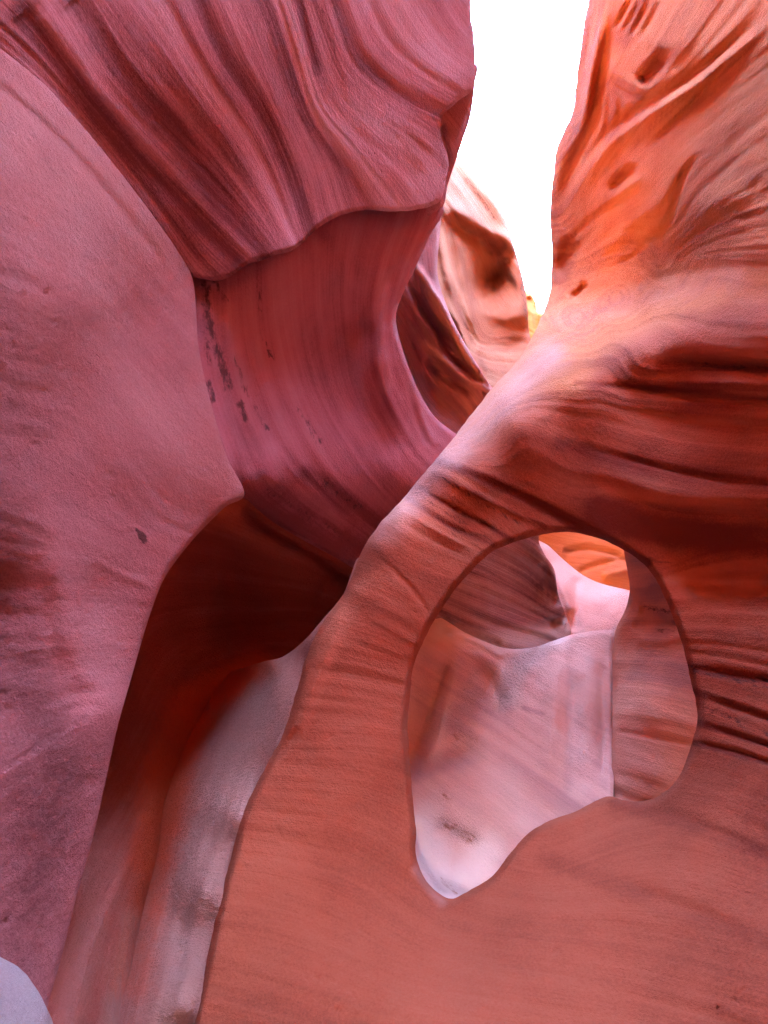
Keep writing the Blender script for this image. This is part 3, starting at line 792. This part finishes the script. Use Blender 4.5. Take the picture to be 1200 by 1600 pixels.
r = rock([(2400, -2000)][:0] + sky_edge + ramp_edge + leg_edge + [(1000, 1900), (2000, 1900), (2400, 1200), (2400, 400), (2400, -2000), (1600, -2000)], R_depth, strokes=R_strokes, holes=[hole],
         beds=[(0.4, [(702, 721), (794, 764), (897, 818), (1010, 883)]), (-0.2, [(1100, 915), (1250, 905)]), (0.55, [(1250, 806), (1060, 800), (960, 775)]), (1.0, [(1250, 757), (1065, 742), (929, 710), (860, 680)]), (1.45, [(1250, 695), (1060, 680), (940, 650)]),
               (1.9, [(900, 604), (1037, 618), (1250, 626)]), (2.4, [(1250, 566), (1100, 562), (1000, 556)]), (2.8, [(1250, 500), (1110, 500)]), (1.2, [(795, 662)]*1+[(805, 655)]), (2.1, [(720, 688), (800, 622), (880, 572)]), (3.0, [(890, 528), (1000, 495), (1100, 462), (1250, 440)]), (3.8, [(850, 478), (950, 446), (1080, 405), (1250, 375)]),
               (6, [(1250, 260), (1120, 330), (1020, 420), (900, 500)]), (8, [(1250, 60), (1120, 160), (1000, 270), (900, 390)]), (10.5, [(1120, -60), (1050, 60), (960, 180), (880, 300)]), (12, [(960, -60), (940, 60), (890, 200)]),
               (-1.2, [(612, 806), (660, 836), (760, 875)]), (-2.6, [(540, 950), (600, 970), (660, 1000)]), (-4.2, [(1250, 1140), (1150, 1105), (1080, 1085)]),
               (-5.5, [(460, 1120), (550, 1120), (640, 1130)]), (-7, [(1250, 1340), (1040, 1280), (850, 1340)]), (-8.5, [(380, 1320), (550, 1350), (700, 1440), (1000, 1480), (1250, 1540)]), (-11, [(300, 1600), (600, 1650), (1000, 1700)])],
         rough=[([(1230, 80), (1150, 200), (1090, 320), (1030, 400)], 62, 0.8), ([(1230, 230), (1150, 300), (1100, 380)], 60, 0.7), ([(1100, 40), (1120, 130)], 30, .3)],
         tone=[([(935, -20), (912, 110), (885, 230), (868, 330), (872, 430)], 18, -.55), ([(1010, -10), (975, 60)], 18, -.5), ([(955, 140), (955, 210)], 20, -.5), ([(890, 380), (875, 430)], 18, -.5), ([(1000, 90), (960, 100)], 20, .3), ([(1030, 100), (1005, 125)], 8, -.6),  # shade painted down the sky-edge strip and into the pocket
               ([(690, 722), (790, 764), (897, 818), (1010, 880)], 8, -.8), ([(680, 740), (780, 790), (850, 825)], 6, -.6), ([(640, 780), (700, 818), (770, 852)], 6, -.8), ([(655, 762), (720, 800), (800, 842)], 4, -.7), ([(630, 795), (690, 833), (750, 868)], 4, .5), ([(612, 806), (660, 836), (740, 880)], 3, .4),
               ([(880, 690), (1000, 722), (1250, 755)], 14, -.5), ([(940, 800), (1060, 832), (1250, 850)], 29, -.75), ([(900, 640), (1060, 655), (1250, 650)], 10, .3), ([(940, 765), (1060, 782), (1250, 778)], 9, .35), ([(1030, 566), (1100, 568), (1250, 578)], 8, -.7), ([(900, 598), (1000, 606), (1250, 627)], 5, -.6),  # beds, plus the shade under the bulge painted as a wide dark band
               ([(1040, 905), (1250, 915)], 6, .5), ([(1060, 1040), (1250, 1070)], 10, -.7), ([(1080, 1080), (1250, 1140)], 8, -.6), ([(1095, 1130), (1250, 1180)], 6, -.6), ([(1085, 1160), (1250, 1205)], 5, -.8), ([(960, 1255), (1060, 1285), (1250, 1350)], 12, -.3), ([(850, 1340), (1000, 1400), (1250, 1490)], 16, -.25), ([(420, 1330), (520, 1230), (600, 1120)], 55, .3), ([(1230, 1250), (1180, 1400), (1150, 1600)], 80, -.3), ([(500, 1500), (800, 1560)], 70, .2), ([(560, 920), (500, 1060), (470, 1140)], 14, .35)],  # last stroke paints the lit crest of the leg
         paint=[([(690, 745), (760, 790), (830, 828)], 6, 0.55), ([(650, 770), (720, 815), (765, 845)], 5, 0.55), ([(1070, 1040), (1150, 1060), (1240, 1075)], 14, 0.5), ([(1090, 1100), (1160, 1130), (1240, 1160)], 14, 0.5), ([(1000, 868), (1060, 890)], 8, .5), ([(1080, 985), (1200, 1010)], 10, .35),
                ([(700, 830), (740, 850), (790, 848)], 5, 0.4), ([(1100, 570), (1210, 578)], 9, .5)],
         sand=[([(690, 1410), (650, 1360)], 14, 0.4), ([(600, 820), (700, 705), (800, 610), (860, 555)], 40, 0.55), ([(840, 560), (920, 515)], 30, .3), ([(880, 500), (1000, 470), (1150, 430)], 36, .35)], **whole)  # the pale strokes up the ramp paint its sky-lit highlight
# cut that one continuous piece along the soft crest into the wall above and the arch below
cp = catmull(crest + [(600, 812), (570, 838)], False, 6)
zd, zt, zs = seg_dist(r['Q'], cp)
zn = 30 * fbm(np.column_stack([r['Q'] / 90.0, np.zeros(len(zd))]), 3, 90)
zx = np.clip(((-zs * zd) + zn + 12) / 60.0 + 0.5, 0, 1)
r['attrs']['zone'] = zx * zx * (3 - 2 * zx)
poly = np.vstack([cp, [(560, 840), (500, 700), (700, -1400), (2500, -1400)]])
vn = vert_normals(r['V'], r['T'])
above = in_poly(r['Q'][r['T']].mean(1), poly)
cen = r['Q'][r['T']].mean(1)
foot = in_poly(cen, np.array([(200, 1395), (345, 1395), (560, 1360), (648, 1338), (708, 1300), (952, 1225), (1062, 1180), (1088, 1150), (1300, 1215), (2600, 1300), (2600, 2100), (100, 2100)], float)) & ~above
leg = in_poly(cen, np.array([(590, 780), (640, 790), (720, 842), (790, 868), (800, 900), (760, 1000), (720, 1200), (648, 1338), (560, 1360), (345, 1395), (200, 1395), (350, 1000)], float)) & ~above & ~foot
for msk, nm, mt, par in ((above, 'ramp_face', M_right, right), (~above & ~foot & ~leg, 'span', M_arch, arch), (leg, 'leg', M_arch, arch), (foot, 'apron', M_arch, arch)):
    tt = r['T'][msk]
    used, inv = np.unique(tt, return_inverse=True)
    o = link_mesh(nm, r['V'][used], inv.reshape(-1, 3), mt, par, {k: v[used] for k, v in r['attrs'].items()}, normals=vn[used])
# the leg's pale flank facing the gully
r = rock([(560, 872), (536, 930), (508, 963), (476, 1000), (442, 1026), (410, 1034), (372, 1046), (320, 1060), (262, 1120), (225, 1190), (195, 1260), (170, 1360), (145, 1500), (110, 1650), (80, 1900), (330, 1900),
          (345, 1640), (365, 1500), (390, 1370), (420, 1260), (470, 1170), (500, 1080), (560, 960)],
         [(560, 872, 3.85), (536, 925, 3.72), (508, 963, 3.60), (476, 1000, 3.62), (442, 1026, 3.85), (410, 1034, 4.4), (372, 1046, 5.4), (320, 1060, 5.9), (320, 1110, 4.9), (262, 1120, 5.2), (225, 1190, 4.6), (255, 1250, 3.55), (195, 1260, 4.3), (245, 1330, 3.15), (170, 1360, 3.7), (218, 1430, 2.75), (145, 1500, 3.0), (110, 1650, 2.4), (80, 1900, 1.9), (203, 1500, 2.5), (183, 1600, 2.14),
          (490, 1000, 3.43), (460, 1092, 3.25), (425, 1040, 3.9), (400, 1120, 3.6), (350, 1150, 3.9), (350, 1200, 3.45), (430, 1165, 3.12), (378, 1275, 2.82), (320, 1290, 3.0), (345, 1400, 2.52), (290, 1450, 2.58), (305, 1580, 2.12), (245, 1600, 2.12), (330, 1900, 1.60), (500, 1080, 3.45), (420, 1260, 3.0), (390, 1370, 2.8), (345, 1640, 2.2)],
         sand=[([(420, 1060), (380, 1180), (335, 1340), (300, 1470), (270, 1620), (240, 1800)], 62, 0.8)], paint=[([(300, 1120), (275, 1200), (258, 1290)], 36, 0.85), ([(258, 1260), (245, 1350)], 34, .72), ([(250, 1330), (236, 1420)], 32, .58), ([(240, 1380), (225, 1470), (215, 1540)], 40, .45), ([(225, 1480), (200, 1640)], 36, .22), ([(330, 1090), (410, 1040)], 26, .8)],  # paint: the gully's red bounce glow carried onto the flank
         rough=[([(420, 1080), (340, 1300), (270, 1600)], 70, .5)], strokes=[([(455, 1100), (425, 1180), (390, 1250)], 5, -0.02), ([(320, 1360), (300, 1480), (280, 1600)], 12, -0.015)],
         beds=[(0, [(520, 930), (470, 1040), (400, 1220), (320, 1500)]), (1, [(430, 1040), (370, 1200), (300, 1400), (240, 1620)]), (2, [(330, 1100), (260, 1250), (200, 1500)])],
         roll=(8, 0.05), skirt=0.7, noise=(0.03, 1.3, 0.010, 6.0), seed=27, layers=[(3.0, 0.2, 0.010), (9.0, 0.2, 0.005)])
add_rock('flank', r, M_flank, arch)

# ------------------------------------------------------------------ walls further up the slot
r = rock([(560, 260), (640, 250), (690, 290), (690, 330), (686, 380), (684, 430), (698, 478), (720, 525), (745, 568), (768, 604), (800, 640), (780, 720), (700, 760), (600, 700), (560, 480)],
         [(600, 300, 6.6), (690, 310, 7.6), (684, 430, 7.3), (698, 478, 7.2), (745, 568, 7.0), (768, 604, 6.9), (650, 430, 7.0), (640, 520, 7.4), (690, 540, 7.5), (720, 600, 7.35), (680, 620, 7.6), (650, 580, 7.5), (735, 650, 7.2), (700, 670, 7.3), (560, 500, 6.8), (600, 680, 7.0), (780, 720, 7.0)],
         strokes=[([(645, 405), (690, 478), (722, 538), (768, 606)], 6, -0.22, 'g', .15), ([(640, 440), (678, 505), (716, 565), (754, 606)], 7, 0.22, 'g', .3), ([(664, 535), (700, 566), (732, 592), (766, 612)], 5, -0.26, 'g', .3), ([(655, 560), (700, 590), (750, 622)], 9, 0.22, 'g', .3), ([(640, 480), (690, 535), (730, 575)], 5, -.12, 'g', .3), ([(630, 500), (660, 590), (700, 650)], 12, 0.15, 'g', .3), ([(690, 505), (725, 560), (760, 600)], 4, 0.2, 'g', .3)],
         tone=[([(645, 405), (690, 478), (722, 538), (768, 606)], 6, .9), ([(664, 535), (700, 566), (732, 592), (766, 612)], 4.5, 1.0), ([(655, 440), (700, 530)], 5, .5), ([(640, 460), (690, 560), (730, 610)], 12, -.5), ([(690, 640), (740, 640)], 30, -.4)],
         beds=[(0, [(640, 440), (680, 510), (720, 570), (756, 606)]), (2, [(686, 380), (698, 478), (745, 568)]), (-2, [(630, 520), (670, 610), (720, 660)])],
         roll=(6, 0.2), skirt=1.2, noise=(0.05, 1.0, 0.02, 3.5), ribs=0.04, layers=[(3.0, 0.3, 0.03), (9.0, .25, .012)], seed=31, spacing=3.2)
fin = add_rock('rock_fin', r, M_mid, base=(0.9, 7.0, 0.0))
tag(fin, 'dark purple layered rock with thin pale ribs deep behind the left wall rim', 'rock fin')

far_sil = [(700, 150), (715, 244), (728, 256), (742, 272), (766, 302), (788, 340), (800, 375), (812, 415), (820, 450), (825, 490), (827, 520)]
r = rock([(600, 100)] + far_sil + [(840, 570), (860, 640), (760, 700), (650, 640), (640, 400)],
         [(620, 150, 9), (715, 244, 11.0), (766, 302, 11.6), (800, 375, 12.2), (820, 450, 12.5), (827, 520, 12.5), (700, 330, 9.8), (745, 330, 11.0), (740, 380, 11.0), (765, 440, 12.6), (770, 400, 12.2), (735, 450, 10.8), (800, 430, 12.2), (700, 440, 9.4), (720, 500, 9.5), (770, 520, 11.4), (740, 560, 9.4), (762, 600, 9.2),
          (800, 540, 11.6), (860, 640, 10), (660, 600, 9), (650, 400, 9), (760, 700, 8.6), (800, 490, 11.6)],
         strokes=[([(690, 306), (735, 345), (765, 366), (790, 374), (812, 400)], 14, -0.4, 'g', .2), ([(695, 335), (740, 372), (790, 392)], 14, 0.35, 'g', .3), ([(750, 410), (764, 442), (778, 470)], 28, 0.35, 'g', .5), ([(688, 345), (700, 420), (724, 480), (742, 540)], 8, -0.22, 'g', .3), ([(700, 370), (716, 440), (744, 530)], 7, 0.2, 'g', .4), ([(712, 390), (728, 460), (744, 520)], 6, -0.16, 'g', .4),
                  ([(704, 430), (728, 505), (758, 580)], 6, 0.2, 'g', .4), ([(698, 460), (728, 540), (760, 600)], 5, -0.2, 'g', .3), ([(700, 250), (720, 280), (770, 340)], 7, .10, 'g', .3), ([(740, 520), (790, 545), (825, 530)], 9, .18, 'g', .3), ([(800, 410), (815, 470), (818, 515)], 7, -.12, 'g', .3), ([(740, 480), (790, 500), (826, 490)], 8, -.1, 'g', .3)],
         tone=[([(715, 255), (760, 310), (800, 380)], 9, .7), ([(700, 330), (740, 365), (780, 385)], 14, -.4), ([(764, 440), (775, 460)], 22, -.2), ([(690, 350), (702, 420), (726, 482), (745, 545)], 5, .8), ([(704, 430), (728, 505), (758, 580)], 4, -.6)],  # lit rim, shade below the brow and in the hollow painted in
         paint=[([(728, 280), (752, 312), (770, 340)], 8, .5), ([(815, 440), (822, 500)], 6, .5)],
         beds=[(0, [(700, 250), (745, 310), (790, 370)]), (-1.6, [(694, 345), (720, 450), (745, 540)]), (-1.2, [(740, 400), (780, 480), (826, 520)]), (-2.5, [(720, 520), (770, 560), (830, 560)])],
         roll=(6, 0.25), skirt=2.0, noise=(0.09, 0.7, 0.03, 2.6), ribs=0.03, layers=[(3.0, 0.25, 0.03), (10.0, .25, .012)], seed=35, spacing=3.2)
far = add_rock('canyon_wall', r, M_far, base=(1.8, 11.0, 0.0))
tag(far, 'sunny orange far wall with a round shaded hollow against the sky', 'rock wall')

r = rock([(800, 440), (818, 452), (828, 458), (836, 470), (840, 486), (848, 490), (870, 500), (890, 620), (780, 620)],
         [(800, 450, 15.2), (830, 460, 15.6), (846, 490, 15.2), (836, 520, 14.9), (890, 600, 14.2), (780, 600, 14.2)],
         strokes=[([(826, 462), (838, 490), (842, 520)], 5, .25)],
         roll=(4, 0.3), skirt=1.2, noise=(0.2, 0.6, 0.10, 2.5), seed=38, spacing=2.5, ragged=2.0)
g = add_rock('rock_outcrop', r, M_gold, base=(4.2, 15.0, 0.0))
tag(g, 'small shaded outcrop, coloured golden as if sunlit, at the foot of the sky gap', 'rock outcrop')

# ------------------------------------------------------------------ the chamber seen through the arch
r = rock([(600, 760), (700, 780), (838, 800), (842, 846), (852, 868), (866, 890), (872, 928), (884, 962), (892, 990), (860, 1060), (700, 1080), (560, 1040)],
         [(600, 780, 6.27), (740, 800, 6.91), (838, 810, 7.55), (850, 868, 7.42), (872, 928, 7.30), (890, 985, 7.17), (800, 870, 7.36), (840, 920, 7.62), (760, 930, 6.91), (700, 960, 6.40), (800, 980, 7.04), (850, 975, 7.36), (680, 1060, 6.27), (560, 1040, 5.76), (860, 1060, 6.91)],
         strokes=[([(680, 966), (730, 988), (786, 1010)], 6, 0.10), ([(846, 880), (858, 910), (874, 950)], 8, 0.15), ([(872, 900), (884, 930), (892, 960)], 7, -.1), ([(856, 975), (880, 962), (900, 955)], 8, .12)], sand=[([(690, 985), (760, 1000), (840, 995), (880, 985)], 22, .8)],
         beds=[(0, [(680, 966), (730, 988), (786, 1010)]), (1.2, [(700, 930), (780, 960), (860, 985)]), (3, [(760, 870), (820, 900), (870, 940)])],
         roll=(8, 0.12), skirt=0.8, noise=(0.05, 1.2, 0.012, 4.5), ribs=0.03, layers=[(3.5, 0.4, 0.012), (10.0, .3, .006)], seed=41)
o = add_rock('chamber_wall', r, M_dusk, base=(0.7, 5.4, 0.0))
tag(o, 'streaked dusky wall at the upper left behind the arch opening', 'rock wall')

r = rock([(760, 780), (838, 842), (856, 852), (880, 874), (910, 898), (940, 912), (982, 922), (1010, 930), (1000, 1010), (960, 1060), (880, 1060), (840, 960), (800, 860)],
         [(760, 780, 8.70), (840, 846, 8.45), (880, 874, 8.96), (940, 912, 9.22), (1010, 930, 9.22), (870, 920, 7.94), (900, 950, 7.81), (950, 960, 7.81), (890, 1000, 7.42), (970, 1010, 7.30), (880, 1060, 7.04), (960, 1060, 6.91), (830, 930, 7.81)],
         strokes=[([(862, 880), (880, 920), (894, 960)], 7, -0.15), ([(900, 900), (900, 940), (896, 990)], 8, 0.12)], rough=[([(940, 950), (975, 935), (960, 980)], 22, 0.9), ([(890, 930), (890, 970)], 10, .5)],
         sand=[([(850, 860), (900, 910), (960, 930)], 26, .8)], roll=(8, 0.15), skirt=0.8, noise=(0.05, 1.4, 0.014, 5.0), seed=44)
o = add_rock('rock_spur', r, M_pale, base=(2.0, 6.2, 0.0))
tag(o, 'pale bluish spur sloping down to the right behind the arch opening', 'rock spur')

r = rock([(780, 700), (1060, 740), (1120, 900), (1040, 980), (900, 960), (800, 860)],
         [(780, 720, 11.88), (1060, 760, 11.50), (1100, 900, 11.25), (900, 960, 11.62), (900, 840, 12.00), (960, 880, 11.38), (800, 850, 12.12)],
         strokes=[([(878, 864), (920, 856), (975, 870)], 5, .12), ([(900, 895), (940, 880), (985, 872)], 4, .08), ([(940, 900), (985, 890)], 5, -.1)],
         roll=(8, 0.2), skirt=1.0, noise=(0.1, 0.7, 0.02, 3.0), seed=47)
o = add_rock('chamber_wall', r, M_glow, base=(3.4, 9.2, 0.0))
tag(o, 'glowing orange wall in the small gap at the top of the arch opening', 'rock wall')

r = rock([(984, 800), (1150, 840), (1190, 1000), (1180, 1200), (1110, 1300), (980, 1320), (958, 1250), (956, 1180), (957, 1080), (957, 1020), (962, 984), (978, 950), (984, 920)],
         [(990, 820, 6.25), (1150, 850, 5.43), (984, 920, 6.25), (960, 985, 6.3), (957, 1080, 5.98), (956, 1200, 5.34), (970, 1300, 4.84), (1020, 900, 5.90), (1020, 1000, 5.72), (1010, 1100, 5.25), (1080, 1000, 5.43), (1080, 1100, 5.07), (1020, 1200, 4.90), (1080, 1200, 4.78), (1180, 1150, 4.60), (1100, 1300, 4.48)],
         strokes=[([(985, 980), (1030, 968), (1080, 985)], 9, 0.05), ([(990, 1000), (1040, 1000), (1075, 990)], 8, -0.03), ([(1000, 950), (1030, 950)], 9, .05), ([(957, 1140), (1010, 1150), (1085, 1165)], 4, .015)],
         paint=[([(1010, 950), (1050, 955)], 9, .55), ([(1020, 985), (1070, 985)], 5, .5)], layers=[(3.0, 0.2, 0.010), (9.0, 0.2, 0.005)], roll=(7, 0.05), skirt=0.8, noise=(0.04, 1.2, 0.008, 5.0), ribs=0.012, seed=51, tone=[([(1030, 850), (1040, 960), (1060, 1050)], 60, -.6), ([(1010, 1160), (1060, 1180)], 70, .45)])
o = add_rock('rock_pillar', r, M_pil, base=(2.0, 4.6, 0.0))
tag(o, 'rounded pillar, grey above and pink below, at the right inside the arch opening', 'rock pillar')

slab = hidden_root('rock_slab', 'pale dusty slab sloping to a point inside the arch opening', 'rock slab', (0.8, 4.2, 0.0))
r = rock([(560, 940), (680, 962), (730, 990), (786, 1012), (830, 1012), (868, 1000), (900, 990), (957, 985), (958, 1010), (958, 1250), (940, 1340), (820, 1420), (700, 1520), (600, 1420), (560, 1200)],
         [(560, 950, 5.89), (680, 966, 6.27), (786, 1012, 6.66), (868, 1000, 6.78), (960, 988, 6.66), (700, 1015, 5.89), (650, 1100, 5.38), (650, 1200, 4.65), (690, 1100, 5.57), (720, 1060, 5.82), (770, 1080, 6.08), (820, 1080, 6.14), (870, 1080, 6.08), (957, 1080, 6.08), (740, 1200, 5.02), (830, 1180, 5.37), (900, 1180, 5.46), (957, 1200, 5.38), (700, 1260, 4.34), (655, 1290, 3.99), (780, 1280, 4.48), (860, 1270, 4.68), (940, 1260, 4.76), (660, 1360, 3.51), (710, 1410, 3.26), (800, 1400, 3.56), (930, 1340, 4.12), (700, 1520, 2.86), (1010, 1260, 4.64)],
         strokes=[([(713, 1006), (692, 1080), (666, 1160), (640, 1235)], 16, 0.22, 's', .25), ([(708, 1008), (771, 1053), (788, 1098), (800, 1150)], 15, 0.15, 's', .35), ([(640, 1205), (690, 1192), (745, 1172)], 20, 0.07, 'g', .3), ([(640, 1260), (660, 1330), (700, 1400)], 7, -.05),
                  ([(868, 1000), (866, 1120), (850, 1250)], 16, -.05, 'g', .3), ([(888, 1000), (890, 1120), (884, 1240)], 14, .04, 'g', .3), ([(916, 1000), (918, 1120), (914, 1240)], 14, -.04, 'g', .3), ([(938, 1010), (942, 1120), (940, 1240)], 7, .04, 'g', .2), ([(690, 985), (740, 1000), (790, 1030)], 5, -.05), ([(700, 1290), (780, 1240), (840, 1200)], 30, -.03, 'g', .4)],
         sand=[([(690, 985), (760, 1005), (830, 1010), (880, 1000)], 20, 0.9), ([(690, 1100), (680, 1180)], 22, 0.5), ([(840, 1018), (805, 1040), (790, 1090)], 24, 1.0), ([(660, 1290), (700, 1390), (760, 1330)], 36, 0.9), ([(760, 1180), (820, 1280)], 40, .5), ([(905, 1010), (905, 1230)], 34, .45)],
         rough=[([(835, 1020), (805, 1045), (792, 1090)], 22, 1.0), ([(860, 1015), (830, 1030)], 12, .8), ([(690, 1285), (740, 1310)], 14, 1.0), ([(715, 1150), (735, 1156)], 12, .8), ([(690, 1380), (720, 1392)], 12, .8), ([(690, 1240), (700, 1250)], 10, .6)],
         paint=[([(690, 1285), (735, 1308)], 14, .55), ([(712, 1150), (740, 1156)], 12, .5), ([(690, 1375), (712, 1395)], 9, .5), ([(692, 1240), (700, 1250)], 9, .5)],
         tone=[([(735, 1045), (745, 1090), (700, 1130)], 30, -.75), ([(650, 1205), (690, 1190), (740, 1180)], 18, -.6), ([(664, 1040), (656, 1130)], 14, -.25), ([(890, 1010), (888, 1230)], 7, -.3), ([(818, 1106), (848, 1115)], 4, -.6)],  # shading of the turned facets painted in as greyer tone
         spacing=3.2, layers=[(3.0, 0.22, 0.010), (9.0, 0.22, 0.006)], roll=(8, 0.05), skirt=0.5, noise=(0.04, 1.5, 0.006, 6.0), seed=54, bed_n=(0.6, 0.0, 1.0))
add_rock('slab_face', r, M_pale, slab)


# ------------------------------------------------------------------ added pale shape standing in for a blurred object near the lens
def corner_standin():
    n, mrows = 96, 64
    V, T = [], []
    for j in range(mrows + 1):
        th = math.pi * j / mrows
        for i in range(n):
            ph = 2 * math.pi * i / n
            V.append((math.sin(th) * math.cos(ph), math.sin(th) * math.sin(ph), math.cos(th)))
    V = np.array(V)
    for j in range(mrows):
        for i in range(n):
            a, b = j * n + i, j * n + (i + 1) % n
            T += [(a, a + n, b), (b, a + n, b + n)]
    d = 1 + 0.035 * fbm(V * 2.2, 5, 4)
    c = unproject(-312, 1900, 0.80)
    P = V * d[:, None] * 0.33
    low = np.clip(-V[:, 2], 0, 1)                  # it widens downwards to the sand it stands on
    P[:, :2] *= (1 + 0.3 * low ** 0.7)[:, None]
    P[:, 2] -= low ** 1.2 * (c[2] + 1.15)
    P = P + c
    o = link_mesh('corner_standin', P, np.array(T), M_corner, attrs=dict(bed=P[:, 2]), base=(c[0], c[1], -1.2))
    tag(o, 'smooth pale lilac stand-in for a blurred near-lens object, cut off by the bottom left corner', 'corner_standin')


corner_standin()
